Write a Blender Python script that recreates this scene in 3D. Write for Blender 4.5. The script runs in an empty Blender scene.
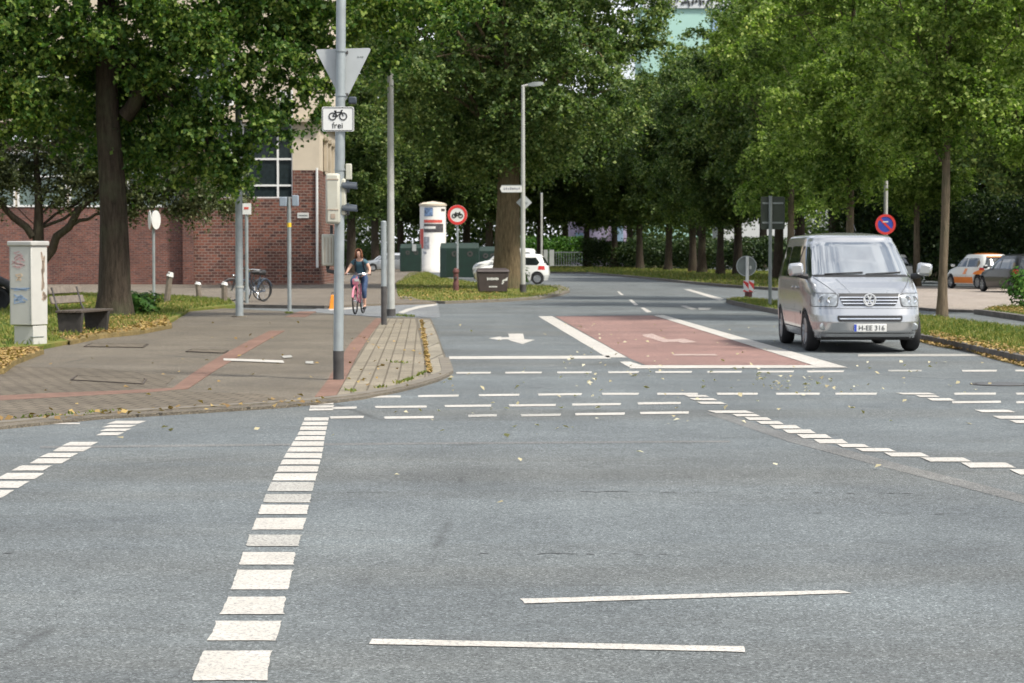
import bpy, bmesh, math, random
import numpy as np
from mathutils import Vector, Matrix

scene = bpy.context.scene
C = scene.collection
R = math.radians
rng = np.random.default_rng(7)
random.seed(7)

# ------------------------------------------------------------------ camera
FPX, CX, CY, CAMH = 2170.0, 512.0, 341.5, 1.65
PITCH = math.atan(89.5 / FPX)
cam = bpy.data.cameras.new('camera')
cam.sensor_width = 23.6
cam.lens = 23.6 * FPX / 1024.0
cam.clip_end = 5000
cam.dof.use_dof = True
cam.dof.focus_distance = 13.0
cam.dof.aperture_fstop = 5.6
cam_ob = bpy.data.objects.new('camera', cam)
cam_ob.location = (0, 0, CAMH)
cam_ob.rotation_euler = (math.pi / 2 - PITCH, 0, 0)
C.objects.link(cam_ob)
scene.camera = cam_ob

# ------------------------------------------------------------------ world, sun, exposure
SUN_AZ = math.atan2(0.80, -0.56)
SUN_EL = R(52)
world = bpy.data.worlds.new('World')
scene.world = world
world.use_nodes = True
nt = world.node_tree
for n in list(nt.nodes):
    nt.nodes.remove(n)
w_out = nt.nodes.new('ShaderNodeOutputWorld')
w_bg = nt.nodes.new('ShaderNodeBackground')
w_bg.inputs['Strength'].default_value = 0.10
sky = nt.nodes.new('ShaderNodeTexSky')
sky.sky_type = 'NISHITA'
sky.sun_disc = False
sky.sun_elevation = SUN_EL
sky.sun_rotation = SUN_AZ
sky.air_density = 1.0
sky.dust_density = 3.0
tc = nt.nodes.new('ShaderNodeTexCoord')
cn = nt.nodes.new('ShaderNodeTexNoise')
cn.inputs['Scale'].default_value = 6.5
cn.inputs['Detail'].default_value = 6
cn.inputs['Roughness'].default_value = 0.6
cr = nt.nodes.new('ShaderNodeValToRGB')
cr.color_ramp.elements[0].position = 0.44
cr.color_ramp.elements[0].color = (0.15, 0.15, 0.15, 1)
cr.color_ramp.elements[1].position = 0.58
cr.color_ramp.elements[1].color = (0.95, 0.95, 0.95, 1)
cm = nt.nodes.new('ShaderNodeMixRGB')
cm.inputs['Color2'].default_value = (9.0, 9.3, 9.8, 1)
nt.links.new(tc.outputs['Generated'], cn.inputs['Vector'])
nt.links.new(cn.outputs['Fac'], cr.inputs['Fac'])
nt.links.new(cr.outputs['Color'], cm.inputs['Fac'])
nt.links.new(sky.outputs['Color'], cm.inputs['Color1'])
nt.links.new(cm.outputs['Color'], w_bg.inputs['Color'])
nt.links.new(w_bg.outputs['Background'], w_out.inputs['Surface'])

sun = bpy.data.lights.new('sun', 'SUN')
sun.energy = 3.5
sun.angle = R(7)
sun.color = (1.0, 0.95, 0.86)
sun_ob = bpy.data.objects.new('sun', sun)
sdir = Vector((math.sin(SUN_AZ) * math.cos(SUN_EL), math.cos(SUN_AZ) * math.cos(SUN_EL), math.sin(SUN_EL)))
sun_ob.rotation_euler = sdir.to_track_quat('Z', 'Y').to_euler()
sun_ob.location = (30, -20, 60)
C.objects.link(sun_ob)

scene.view_settings.view_transform = 'Standard'
scene.view_settings.look = 'None'
scene.view_settings.gamma = 1
scene.view_settings.exposure = 0.74
scene.cycles.use_denoising = True
scene.cycles.use_adaptive_sampling = True
scene.cycles.adaptive_threshold = 0.02
scene.cycles.max_bounces = 6
scene.cycles.transparent_max_bounces = 8
scene.render.film_transparent = False

# ------------------------------------------------------------------ helpers
_c, _s = math.cos(PITCH), math.sin(PITCH)


def P(px, py, z=0.0):
    """world point at height z seen at pixel px,py"""
    u, v = (px - CX) / FPX, -(py - CY) / FPX
    d = Vector((u, _c + v * _s, -_s + v * _c))
    t = (z - CAMH) / d.z
    return Vector((d.x * t, d.y * t, z))


def X(px, Y):
    return (px - CX) / FPX * Y


def Z(py, Y):
    return CAMH + (252.0 - py) / FPX * Y


def lerp(a, b, t):
    return a + (b - a) * t


def interp(x, xs, ys):
    return float(np.interp(x, xs, ys))


class MB:
    def __init__(self):
        self.v, self.f = [], []

    def add(self, vs, fs):
        o = len(self.v)
        self.v += [tuple(p) for p in vs]
        self.f += [tuple(i + o for i in f) for f in fs]
        return self

    def box(self, c, s, rot=None):
        hx, hy, hz = s[0] / 2, s[1] / 2, s[2] / 2
        vs = [Vector((x, y, z)) for z in (-hz, hz) for y in (-hy, hy) for x in (-hx, hx)]
        if rot is not None:
            vs = [rot @ p for p in vs]
        vs = [p + Vector(c) for p in vs]
        return self.add(vs, [(0, 2, 3, 1), (4, 5, 7, 6), (0, 1, 5, 4), (2, 6, 7, 3), (0, 4, 6, 2), (1, 3, 7, 5)])

    def path(self, pts, rad, n=10, cap=True):
        pts = [Vector(p) for p in pts]
        if not hasattr(rad, '__len__'):
            rad = [rad] * len(pts)
        vs, fs = [], []
        up = None
        for i, p in enumerate(pts):
            a = pts[max(i - 1, 0)]
            b = pts[min(i + 1, len(pts) - 1)]
            t = (b - a).normalized()
            if up is None:
                up = t.orthogonal().normalized()
            else:
                up = (up - t * up.dot(t)).normalized()
            w = t.cross(up)
            for k in range(n):
                an = 2 * math.pi * k / n
                vs.append(p + (up * math.cos(an) + w * math.sin(an)) * rad[i])
        for i in range(len(pts) - 1):
            for k in range(n):
                k2 = (k + 1) % n
                fs.append((i * n + k, i * n + k2, (i + 1) * n + k2, (i + 1) * n + k))
        if cap:
            fs.append(tuple(range(n - 1, -1, -1)))
            fs.append(tuple((len(pts) - 1) * n + k for k in range(n)))
        return self.add(vs, fs)

    def prism(self, poly, z0, z1):
        n = len(poly)
        vs = [(p[0], p[1], z0) for p in poly] + [(p[0], p[1], z1) for p in poly]
        fs = [tuple(range(n - 1, -1, -1)), tuple(range(n, 2 * n))]
        fs += [(i, (i + 1) % n, n + (i + 1) % n, n + i) for i in range(n)]
        return self.add(vs, fs)

    def slab(self, poly, off):
        """polygon of 3D points extruded along vector off"""
        n = len(poly)
        off = Vector(off)
        vs = [Vector(p) for p in poly] + [Vector(p) + off for p in poly]
        fs = [tuple(range(n - 1, -1, -1)), tuple(range(n, 2 * n))]
        fs += [(i, (i + 1) % n, n + (i + 1) % n, n + i) for i in range(n)]
        return self.add(vs, fs)

    def flat(self, poly, z=None):
        vs = [(p[0], p[1], p[2] if z is None else z) for p in poly]
        return self.add(vs, [tuple(range(len(vs)))])

    def lathe(self, prof, n=24, M=None):
        """prof: (r, h) turned round local Z, then moved by matrix M"""
        vs, fs = [], []
        for r, h in prof:
            for k in range(n):
                a = 2 * math.pi * k / n
                vs.append(Vector((r * math.cos(a), r * math.sin(a), h)))
        for i in range(len(prof) - 1):
            for k in range(n):
                k2 = (k + 1) % n
                fs.append((i * n + k, i * n + k2, (i + 1) * n + k2, (i + 1) * n + k))
        if prof[0][0] > 1e-4:
            fs.append(tuple(range(n - 1, -1, -1)))
        if prof[-1][0] > 1e-4:
            fs.append(tuple((len(prof) - 1) * n + k for k in range(n)))
        if M is not None:
            vs = [M @ p for p in vs]
        return self.add(vs, fs)

    def build(self, name, mat, parent=None, smooth=True, bevel=0, fix=True, angle=35):
        me = bpy.data.meshes.new(name)
        me.from_pydata(self.v, [], self.f)
        if fix:
            bm = bmesh.new()
            bm.from_mesh(me)
            bmesh.ops.remove_doubles(bm, verts=bm.verts, dist=1e-5)
            bmesh.ops.recalc_face_normals(bm, faces=bm.faces)
            bm.to_mesh(me)
            bm.free()
        if smooth:
            me.polygons.foreach_set('use_smooth', [True] * len(me.polygons))
            me.set_sharp_from_angle(angle=R(angle))
        me.materials.append(mat)
        return link(name, me, parent, bevel)


def link(name, me, parent=None, bevel=0):
    o = bpy.data.objects.new(name, me)
    C.objects.link(o)
    if parent is not None:
        o.parent = parent
    if bevel:
        m = o.modifiers.new('bevel', 'BEVEL')
        m.width = bevel
        m.segments = 2
        m.limit_method = 'ANGLE'
    return o


def tag(o, label=None, cat=None, group=None, kind=None):
    if label:
        o['label'] = label
    if cat:
        o['category'] = cat
    if group:
        o['group'] = group
    if kind:
        o['kind'] = kind
    return o


def thing(name, loc, label, cat, group=None, rz=0.0):
    o = bpy.data.objects.new(name, None)
    o.empty_display_size = 0.2
    C.objects.link(o)
    o.location = loc
    o.rotation_euler = (0, 0, rz)
    return tag(o, label, cat, group)


def copy_tree(o, parent=None):
    c = o.copy()
    C.objects.link(c)
    if parent is not None:
        c.parent = parent
    for ch in [x for x in bpy.data.objects if x.parent == o]:
        copy_tree(ch, c)
    return c


# ------------------------------------------------------------------ materials
def new_mat(name):
    m = bpy.data.materials.new(name)
    m.use_nodes = True
    return m, m.node_tree, m.node_tree.nodes['Principled BSDF']


def N(nt, kind, **kw):
    n = nt.nodes.new(kind)
    for k, v in kw.items():
        if k in n.inputs:
            n.inputs[k].default_value = v
        else:
            setattr(n, k, v)
    return n


def rgba(c):
    return (c[0], c[1], c[2], 1)


def ramp(nt, fac, stops):
    r = nt.nodes.new('ShaderNodeValToRGB')
    els = r.color_ramp.elements
    while len(els) < len(stops):
        els.new(0.5)
    for e, (p, c) in zip(els, stops):
        e.position = p
        e.color = rgba(c)
    nt.links.new(fac, r.inputs['Fac'])
    return r.outputs['Color']


def mixc(nt, fac, a, b, mode='MIX'):
    m = nt.nodes.new('ShaderNodeMixRGB')
    m.blend_type = mode
    for sock, v in ((m.inputs['Fac'], fac), (m.inputs['Color1'], a), (m.inputs['Color2'], b)):
        if hasattr(v, 'is_linked'):
            nt.links.new(v, sock)
        elif isinstance(v, (int, float)):
            sock.default_value = v
        else:
            sock.default_value = rgba(v)
    return m.outputs['Color']


def objco(nt, scale=(1, 1, 1), rot=(0, 0, 0), loc=(0, 0, 0)):
    t = nt.nodes.new('ShaderNodeTexCoord')
    m = nt.nodes.new('ShaderNodeMapping')
    m.inputs['Scale'].default_value = scale
    m.inputs['Rotation'].default_value = rot
    m.inputs['Location'].default_value = loc
    nt.links.new(t.outputs['Object'], m.inputs['Vector'])
    return m.outputs['Vector']


def noise(nt, vec, scale, detail=4, rough=0.55, out='Fac'):
    n = N(nt, 'ShaderNodeTexNoise')
    n.inputs['Scale'].default_value = scale
    n.inputs['Detail'].default_value = detail
    n.inputs['Roughness'].default_value = rough
    nt.links.new(vec, n.inputs['Vector'])
    return n.outputs[out]


def bump(nt, p, h, strength=0.3, dist=0.01):
    b = N(nt, 'ShaderNodeBump')
    b.inputs['Strength'].default_value = strength
    b.inputs['Distance'].default_value = dist
    nt.links.new(h, b.inputs['Height'])
    nt.links.new(b.outputs['Normal'], p.inputs['Normal'])


def simple(name, col, rough=0.5, metal=0.0, var=0.15, scale=6.0, spec=0.5, coat=0.0, grime=None):
    m, t, p = new_mat(name)
    v = objco(t)
    n = noise(t, v, scale, 5)
    lo = tuple(c * (1 - var) for c in col)
    hi = tuple(min(1, c * (1 + var)) for c in col)
    c = ramp(t, n, [(0.3, lo), (0.7, hi)])
    if grime:
        g = noise(t, v, scale * 0.37, 6, 0.7)
        gm = ramp(t, g, [(0.52, (0, 0, 0)), (0.72, (1, 1, 1))])
        c = mixc(t, gm, c, grime)
    t.links.new(c, p.inputs['Base Color'])
    p.inputs['Roughness'].default_value = rough
    p.inputs['Metallic'].default_value = metal
    p.inputs['Specular IOR Level'].default_value = spec
    p.inputs['Coat Weight'].default_value = coat
    p.inputs['Coat Roughness'].default_value = 0.08
    return m


def asphalt_mat(name, base, tint, speck=0.55, seam=True):
    m, t, p = new_mat(name)
    v = objco(t)
    vo = N(t, 'ShaderNodeTexVoronoi')
    vo.inputs['Scale'].default_value = 105
    t.links.new(v, vo.inputs['Vector'])
    sp = N(t, 'ShaderNodeSeparateColor')
    t.links.new(vo.outputs['Color'], sp.inputs['Color'])
    grain = ramp(t, sp.outputs[0], [(0.0, tuple(c * (1 - speck) for c in base)), (0.55, base), (0.86, tuple(c * 1.15 for c in base)), (1.0, tuple(min(.7, c * 2.1) for c in base))])
    fine = noise(t, v, 240, 2)
    grain = mixc(t, 0.5, grain, ramp(t, fine, [(0.32, (0.35, 0.35, 0.35)), (0.68, (1.65, 1.65, 1.65))]), 'MULTIPLY')
    # wear bands running across, and broad patches
    vb = objco(t, (0.05, 0.42, 1), (0, 0, R(4)))
    band = noise(t, vb, 1.0, 5, 0.6)
    c = mixc(t, ramp(t, band, [(0.42, (0, 0, 0)), (0.66, (0.75, 0.75, 0.75))]), grain, mixc(t, 1.0, grain, tint, 'MULTIPLY'))
    pat = noise(t, v, 0.55, 6, 0.62)
    c = mixc(t, 1.0, c, ramp(t, pat, [(0.3, (0.76, 0.76, 0.77)), (0.7, (1.17, 1.17, 1.16))]), 'MULTIPLY')
    mid = noise(t, v, 6, 5, 0.7)
    c = mixc(t, 1.0, c, ramp(t, mid, [(0.3, (0.88, 0.88, 0.88)), (0.7, (1.1, 1.1, 1.1))]), 'MULTIPLY')
    tr_ = noise(t, objco(t, (0.9, 0.035, 1), (0, 0, R(-3))), 1.0, 4, 0.5)
    c = mixc(t, 1.0, c, ramp(t, tr_, [(0.35, (0.93, 0.93, 0.93)), (0.65, (1.06, 1.06, 1.06))]), 'MULTIPLY')
    oil = noise(t, v, 1.7, 3, 0.45)
    c = mixc(t, ramp(t, oil, [(0.66, (0, 0, 0)), (0.76, (0.4, 0.4, 0.4))]), c, (0.055, 0.055, 0.055))
    if seam:
        vc = N(t, 'ShaderNodeTexVoronoi', feature='DISTANCE_TO_EDGE')
        vc.inputs['Scale'].default_value = 0.16
        wob = noise(t, v, 1.3, 4, 0.6, 'Color')
        vv = mixc(t, 0.12, v, wob, 'ADD')
        t.links.new(vv, vc.inputs['Vector'])
        msk = noise(t, v, 0.3, 3)
        cr_ = ramp(t, vc.outputs['Distance'], [(0.0, (1, 1, 1)), (0.006, (0, 0, 0))])
        k = mixc(t, 1.0, cr_, ramp(t, msk, [(0.5, (0, 0, 0)), (0.6, (0.6, 0.6, 0.6))]), 'MULTIPLY')
        c = mixc(t, k, c, (0.03, 0.03, 0.03))
    t.links.new(c, p.inputs['Base Color'])
    p.inputs['Roughness'].default_value = 0.82
    p.inputs['Specular IOR Level'].default_value = 0.35
    bump(t, p, sp.outputs[0], 0.5, 0.004)
    return m


def paint_mat(name, col, worn, under, scale=55):
    """road paint, worn through to the asphalt in spots"""
    m, t, p = new_mat(name)
    v = objco(t)
    n = noise(t, v, scale, 6, 0.75)
    k = ramp(t, n, [(worn - 0.06, (1, 1, 1)), (worn + 0.05, (0, 0, 0))])
    big = noise(t, v, 2.2, 5, 0.6)
    c = mixc(t, 1.0, col, ramp(t, big, [(0.3, (0.82, 0.81, 0.78)), (0.65, (1.03, 1.03, 1.02))]), 'MULTIPLY')
    c = mixc(t, k, c, under)
    t.links.new(c, p.inputs['Base Color'])
    p.inputs['Roughness'].default_value = 0.7
    bump(t, p, n, 0.2, 0.003)
    return m


def brick_grid_mat(name, c1, c2, mortar, bw, bh, ms, rot=0.0, wall=False, offset=0.5, var=True, bias=0.0, bstr=0.5):
    m, t, p = new_mat(name)
    tcn = N(t, 'ShaderNodeTexCoord')
    if wall:
        s = N(t, 'ShaderNodeSeparateXYZ')
        t.links.new(tcn.outputs['Object'], s.inputs[0])
        a = N(t, 'ShaderNodeMath', operation='ADD')
        t.links.new(s.outputs[0], a.inputs[0])
        t.links.new(s.outputs[1], a.inputs[1])
        cb = N(t, 'ShaderNodeCombineXYZ')
        t.links.new(a.outputs[0], cb.inputs[0])
        t.links.new(s.outputs[2], cb.inputs[1])
        vec = cb.outputs[0]
    else:
        mp = N(t, 'ShaderNodeMapping')
        mp.inputs['Rotation'].default_value = (0, 0, rot)
        t.links.new(tcn.outputs['Object'], mp.inputs['Vector'])
        vec = mp.outputs['Vector']
    b = N(t, 'ShaderNodeTexBrick')
    b.offset = offset
    b.inputs['Color1'].default_value = rgba(c1)
    b.inputs['Color2'].default_value = rgba(c2)
    b.inputs['Mortar'].default_value = rgba(mortar)
    b.inputs['Scale'].default_value = 1
    b.inputs['Mortar Size'].default_value = ms
    b.inputs['Mortar Smooth'].default_value = 0.3
    b.inputs['Bias'].default_value = bias
    b.inputs['Brick Width'].default_value = bw
    b.inputs['Row Height'].default_value = bh
    t.links.new(vec, b.inputs['Vector'])
    c = b.outputs['Color']
    v = objco(t)
    n1 = noise(t, v, 0.5, 6, 0.65)
    c = mixc(t, 1.0, c, ramp(t, n1, [(0.3, (0.75, 0.74, 0.72)), (0.7, (1.18, 1.17, 1.15))]), 'MULTIPLY')
    n2 = noise(t, v, 9, 5, 0.7)
    c = mixc(t, 1.0, c, ramp(t, n2, [(0.3, (0.78, 0.78, 0.78)), (0.7, (1.18, 1.18, 1.18))]), 'MULTIPLY')
    t.links.new(c, p.inputs['Base Color'])
    p.inputs['Roughness'].default_value = 0.88
    p.inputs['Specular IOR Level'].default_value = 0.25
    inv = N(t, 'ShaderNodeMath', operation='SUBTRACT')
    inv.inputs[0].default_value = 1
    t.links.new(b.outputs['Fac'], inv.inputs[1])
    bump(t, p, inv.outputs[0], bstr, 0.008)
    return m


def leaf_mat(name, dark, mid, light, trans=0.3):
    m, t, p = new_mat(name)
    g = N(t, 'ShaderNodeNewGeometry')
    v = objco(t)
    big = noise(t, v, 0.35, 3)
    add = N(t, 'ShaderNodeMath', operation='MULTIPLY_ADD')
    t.links.new(big, add.inputs[0])
    add.inputs[1].default_value = 0.8
    sc = N(t, 'ShaderNodeMath', operation='MULTIPLY_ADD')
    t.links.new(g.outputs['Random Per Island'], sc.inputs[0])
    sc.inputs[1].default_value = 0.75
    sc.inputs[2].default_value = -0.28
    t.links.new(sc.outputs[0], add.inputs[2])
    c = ramp(t, add.outputs[0], [(0.05, dark), (0.5, mid), (0.93, light), (1.0, (light[0] * 1.5, light[1] * 1.2, light[2]))])
    t.links.new(c, p.inputs['Base Color'])
    p.inputs['Roughness'].default_value = 0.5
    p.inputs['Specular IOR Level'].default_value = 0.22
    tr = N(t, 'ShaderNodeBsdfTranslucent')
    t.links.new(mixc(t, 1.0, c, (1.05, 1.30, 0.50), 'MULTIPLY'), tr.inputs['Color'])
    mx = N(t, 'ShaderNodeMixShader')
    mx.inputs[0].default_value = trans
    t.links.new(p.outputs[0], mx.inputs[1])
    t.links.new(tr.outputs[0], mx.inputs[2])
    t.links.new(mx.outputs[0], t.nodes['Material Output'].inputs['Surface'])
    return m


def bark_mat(name, lo, hi):
    m, t, p = new_mat(name)
    v = objco(t, (9, 9, 1.6))
    n = noise(t, v, 1.6, 8, 0.7)
    c = ramp(t, n, [(0.3, lo), (0.68, hi)])
    pn = noise(t, objco(t), 1.1, 4)
    c = mixc(t, ramp(t, pn, [(0.5, (0, 0, 0)), (0.7, (0.5, 0.5, 0.5))]), c, (0.07, 0.08, 0.045))
    t.links.new(c, p.inputs['Base Color'])
    p.inputs['Roughness'].default_value = 0.95
    p.inputs['Specular IOR Level'].default_value = 0.15
    bump(t, p, n, 0.9, 0.05)
    return m


def ground_mat(name, stops, scale, fine):
    m, t, p = new_mat(name)
    v = objco(t)
    n = noise(t, v, scale, 7, 0.68)
    c = ramp(t, n, stops)
    f = noise(t, v, fine, 4, 0.7)
    c = mixc(t, 1.0, c, ramp(t, f, [(0.3, (0.6, 0.6, 0.6)), (0.7, (1.35, 1.35, 1.35))]), 'MULTIPLY')
    t.links.new(c, p.inputs['Base Color'])
    p.inputs['Roughness'].default_value = 0.95
    p.inputs['Specular IOR Level'].default_value = 0.1
    bump(t, p, f, 0.8, 0.03)
    return m


def glass_mat(name, col, rough=0.04):
    m, t, p = new_mat(name)
    n = noise(t, objco(t), 2.0, 3)
    c = ramp(t, n, [(0.35, tuple(c * 0.7 for c in col)), (0.65, tuple(c * 1.3 for c in col))])
    t.links.new(c, p.inputs['Base Color'])
    p.inputs['Roughness'].default_value = rough
    p.inputs['Specular IOR Level'].default_value = 0.9
    p.inputs['Coat Weight'].default_value = 0.6
    p.inputs['Coat Roughness'].default_value = 0.02
    return m


M = {}
M['asphalt'] = asphalt_mat('asphalt', (0.122, 0.137, 0.141), (0.86, 0.79, 0.72), 0.56)
M['patch'] = asphalt_mat('asphalt_seam', (0.138, 0.140, 0.136), (1.0, 0.97, 0.92), 0.4, False)
M['walk'] = asphalt_mat('pavement_asphalt', (0.128, 0.110, 0.084), (0.84, 0.82, 0.78), 0.5, True)
M['walk_far'] = asphalt_mat('far_pavement', (0.150, 0.128, 0.102), (0.88, 0.86, 0.82), 0.4, False)
M['forecourt'] = asphalt_mat('forecourt', (0.27, 0.232, 0.20), (0.95, 0.93, 0.9), 0.3, False)
M['bluish'] = asphalt_mat('cycle_asphalt', (0.165, 0.175, 0.182), (1.0, 0.97, 0.92), 0.3, False)
M['red_lane'] = asphalt_mat('red_lane', (0.222, 0.133, 0.114), (0.92, 0.95, 0.95), 0.4, False)
M['paint'] = paint_mat('road_paint', (0.485, 0.46, 0.42), 0.45, (0.20, 0.195, 0.185))
M['paint_worn'] = paint_mat('worn_paint', (0.40, 0.39, 0.355), 0.48, (0.17, 0.16, 0.15))
M['paint_old'] = paint_mat('old_red_paint', (0.48, 0.40, 0.36), 0.5, (0.22, 0.12, 0.1), 30)
M['pavers'] = brick_grid_mat('pavers', (0.25, 0.22, 0.168), (0.195, 0.172, 0.132), (0.12, 0.102, 0.075), 0.2, 0.17, 0.014, rot=R(-92.3), offset=0.5)
M['pavers_grey'] = brick_grid_mat('grey_pavers', (0.26, 0.235, 0.185), (0.22, 0.20, 0.16), (0.085, 0.075, 0.06), 0.5, 0.5, 0.016, rot=R(4), offset=0.0)
M['red_pavers'] = brick_grid_mat('red_pavers', (0.200, 0.118, 0.090), (0.165, 0.10, 0.078), (0.14, 0.095, 0.07), 0.2, 0.1, 0.006, rot=R(30))
M['old_pavers'] = brick_grid_mat('old_pavers', (0.140, 0.119, 0.090), (0.118, 0.10, 0.077), (0.068, 0.056, 0.042), 0.22, 0.22, 0.018, rot=R(8))
M['kerb'] = simple('kerb_stone', (0.145, 0.127, 0.10), 0.9, var=0.25, scale=5, grime=(0.14, 0.12, 0.08))
M['kerb_dark'] = simple('kerb_dark', (0.10, 0.09, 0.08), 0.9, var=0.4, scale=5)
M['brick'] = brick_grid_mat('brick', (0.180, 0.074, 0.055), (0.095, 0.046, 0.042), (0.16, 0.125, 0.11), 0.26, 0.09, 0.012, wall=True)
M['brick_rough'] = brick_grid_mat('brick_patterned', (0.215, 0.084, 0.058), (0.062, 0.034, 0.032), (0.22, 0.165, 0.14), 0.30, 0.14, 0.02, wall=True)
M['plaster'] = simple('plaster', (0.52, 0.45, 0.35), 0.9, var=0.1, scale=0.8, grime=(0.40, 0.34, 0.27))
M['plaster_dark'] = simple('plaster_dark', (0.40, 0.345, 0.265), 0.9, var=0.15, scale=0.8)
M['white_frame'] = simple('white_frame', (0.68, 0.68, 0.66), 0.5, var=0.06)
M['win_dark'] = simple('window_glass', (0.018, 0.026, 0.028), 0.15, var=0.3, spec=0.3)
M['win_teal'] = glass_mat('teal_glass', (0.09, 0.13, 0.12), 0.12)
M['galv'] = simple('galvanised_steel', (0.29, 0.32, 0.325), 0.5, 0.4, 0.14, 5, grime=(0.28, 0.29, 0.28))
M['galv_pale'] = simple('pale_pole', (0.37, 0.375, 0.345), 0.6, 0.1, 0.12, 4, grime=(0.36, 0.35, 0.31))
M['black_foot'] = simple('pole_foot', (0.055, 0.052, 0.05), 0.8, var=0.3)
M['sign_back'] = simple('sign_back', (0.40, 0.42, 0.42), 0.55, 0.3, 0.08, 3)
M['sign_back_dark'] = simple('sign_back_weathered', (0.19, 0.21, 0.20), 0.65, 0.2, 0.15, 3)
M['sign_white'] = simple('sign_white', (0.60, 0.60, 0.575), 0.45, var=0.05)
M['sign_black'] = simple('sign_black', (0.02, 0.02, 0.02), 0.5, var=0.1)
M['sign_red'] = simple('sign_red', (0.55, 0.035, 0.03), 0.45, var=0.1)
M['sign_blue'] = simple('sign_blue', (0.03, 0.06, 0.36), 0.45, var=0.1)
M['cream_box'] = simple('cream_housing', (0.42, 0.41, 0.34), 0.55, var=0.08, grime=(0.38, 0.36, 0.29))
M['visor'] = simple('signal_visor', (0.035, 0.045, 0.058), 0.5, var=0.2)
M['yellow'] = simple('yellow_band', (0.75, 0.5, 0.03), 0.5, var=0.1)
M['orange_box'] = simple('orange_box', (0.75, 0.26, 0.02), 0.5, var=0.12)
M['cabinet'] = simple('cabinet_grey', (0.43, 0.425, 0.39), 0.6, var=0.06, scale=3, grime=(0.42, 0.41, 0.37))
M['cab_cap'] = simple('cabinet_cap', (0.36, 0.355, 0.33), 0.6, var=0.1, scale=5)
M['graf_red'] = simple('faded_red', (0.52, 0.34, 0.33), 0.7, var=0.1)
M['graf_orange'] = simple('faded_orange', (0.55, 0.42, 0.30), 0.7, var=0.1)
M['graf_blue'] = simple('faded_blue', (0.27, 0.36, 0.50), 0.7, var=0.1)
M['stain'] = simple('rust_stain', (0.33, 0.26, 0.20), 0.8, var=0.25)
M['wood_dark'] = simple('bench_wood', (0.058, 0.045, 0.035), 0.8, var=0.35, scale=12)
M['wood_grey'] = simple('weathered_wood', (0.15, 0.125, 0.10), 0.85, var=0.3, scale=10)
M['bench_end'] = simple('bench_end', (0.028, 0.025, 0.022), 0.85, var=0.4, scale=8)
M['bin_brown'] = simple('grit_bin', (0.048, 0.036, 0.034), 0.6, var=0.2)
M['green_box'] = simple('container_green', (0.003, 0.022, 0.015), 0.6, var=0.25, scale=2)
M['green_dark'] = simple('container_dark', (0.006, 0.022, 0.022), 0.6, var=0.25, scale=2)
M['pillar_white'] = simple('pillar_white', (0.68, 0.66, 0.62), 0.7, var=0.06)
M['poster_blue'] = simple('poster_blue', (0.13, 0.20, 0.33), 0.6, var=0.7, scale=5)
M['poster_black'] = simple('poster_black', (0.06, 0.055, 0.06), 0.6, var=0.9, scale=5)
M['poster_red'] = simple('poster_red', (0.52, 0.08, 0.06), 0.6, var=0.25, scale=6)
M['poster_grey'] = simple('poster_grey', (0.30, 0.31, 0.34), 0.6, var=0.6, scale=5)
M['silver'] = simple('silver_paint', (0.43, 0.44, 0.45), 0.22, 0.68, 0.03, 1.5, coat=0.6)
M['car_white'] = simple('white_paint', (0.66, 0.66, 0.63), 0.3, 0.0, 0.03, 1.5, coat=0.6)
M['car_orange'] = simple('orange_paint', (0.72, 0.20, 0.02), 0.3, 0.0, 0.05, 1.5, coat=0.6)
M['car_black'] = simple('black_paint', (0.010, 0.010, 0.012), 0.3, 0.0, 0.1, 1.5, coat=0.3)
M['car_grey'] = simple('grey_paint', (0.33, 0.35, 0.37), 0.3, 0.4, 0.05, 1.5, coat=0.6)
M['car_glass'] = glass_mat('car_glass', (0.014, 0.018, 0.019))
M['screen_glass'] = glass_mat('windscreen_glass', (0.06, 0.072, 0.078), 0.015)
M['screen_glass'].node_tree.nodes['Principled BSDF'].inputs['IOR'].default_value = 2.7
M['trim_black'] = simple('black_trim', (0.018, 0.018, 0.019), 0.55, var=0.2)
M['chrome'] = simple('chrome', (0.72, 0.73, 0.74), 0.14, 0.95, 0.03)
M['emblem_silver'] = simple('emblem_silver', (0.62, 0.63, 0.64), 0.3, 0.2, 0.05)
M['tyre'] = simple('tyre_rubber', (0.016, 0.016, 0.017), 0.85, var=0.25, scale=14)
M['rim'] = simple('wheel_rim', (0.36, 0.37, 0.38), 0.35, 0.7, 0.1)
M['lamp_clear'] = simple('lamp_lens', (0.30, 0.32, 0.33), 0.12, 0.35, 0.4, 14, coat=0.8)
M['lamp_red'] = simple('lamp_red', (0.48, 0.02, 0.02), 0.2, var=0.2, coat=0.6)
M['lamp_amber'] = simple('lamp_amber', (0.7, 0.25, 0.03), 0.2, var=0.2, coat=0.6)
M['seam'] = simple('panel_seam', (0.05, 0.052, 0.055), 0.7, var=0.1)
M['skin'] = simple('skin', (0.56, 0.33, 0.24), 0.55, var=0.05)
M['hair'] = simple('auburn_hair', (0.16, 0.055, 0.022), 0.6, var=0.35, scale=30)
M['tshirt'] = simple('teal_shirt', (0.060, 0.135, 0.175), 0.85, var=0.15, scale=12)
M['jeans'] = simple('denim', (0.030, 0.058, 0.125), 0.85, var=0.25, scale=20)
M['strap'] = simple('backpack_cloth', (0.018, 0.02, 0.028), 0.8, var=0.2)
M['pink'] = simple('pink_frame', (0.62, 0.20, 0.27), 0.4, var=0.1, coat=0.3)
M['bike_dark'] = simple('bike_dark', (0.03, 0.03, 0.033), 0.5, var=0.2)
M['bike_blue'] = simple('bike_blue', (0.035, 0.05, 0.075), 0.4, var=0.2)
M['bark_big'] = bark_mat('bark_linden', (0.018, 0.014, 0.011), (0.070, 0.055, 0.040))
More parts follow.
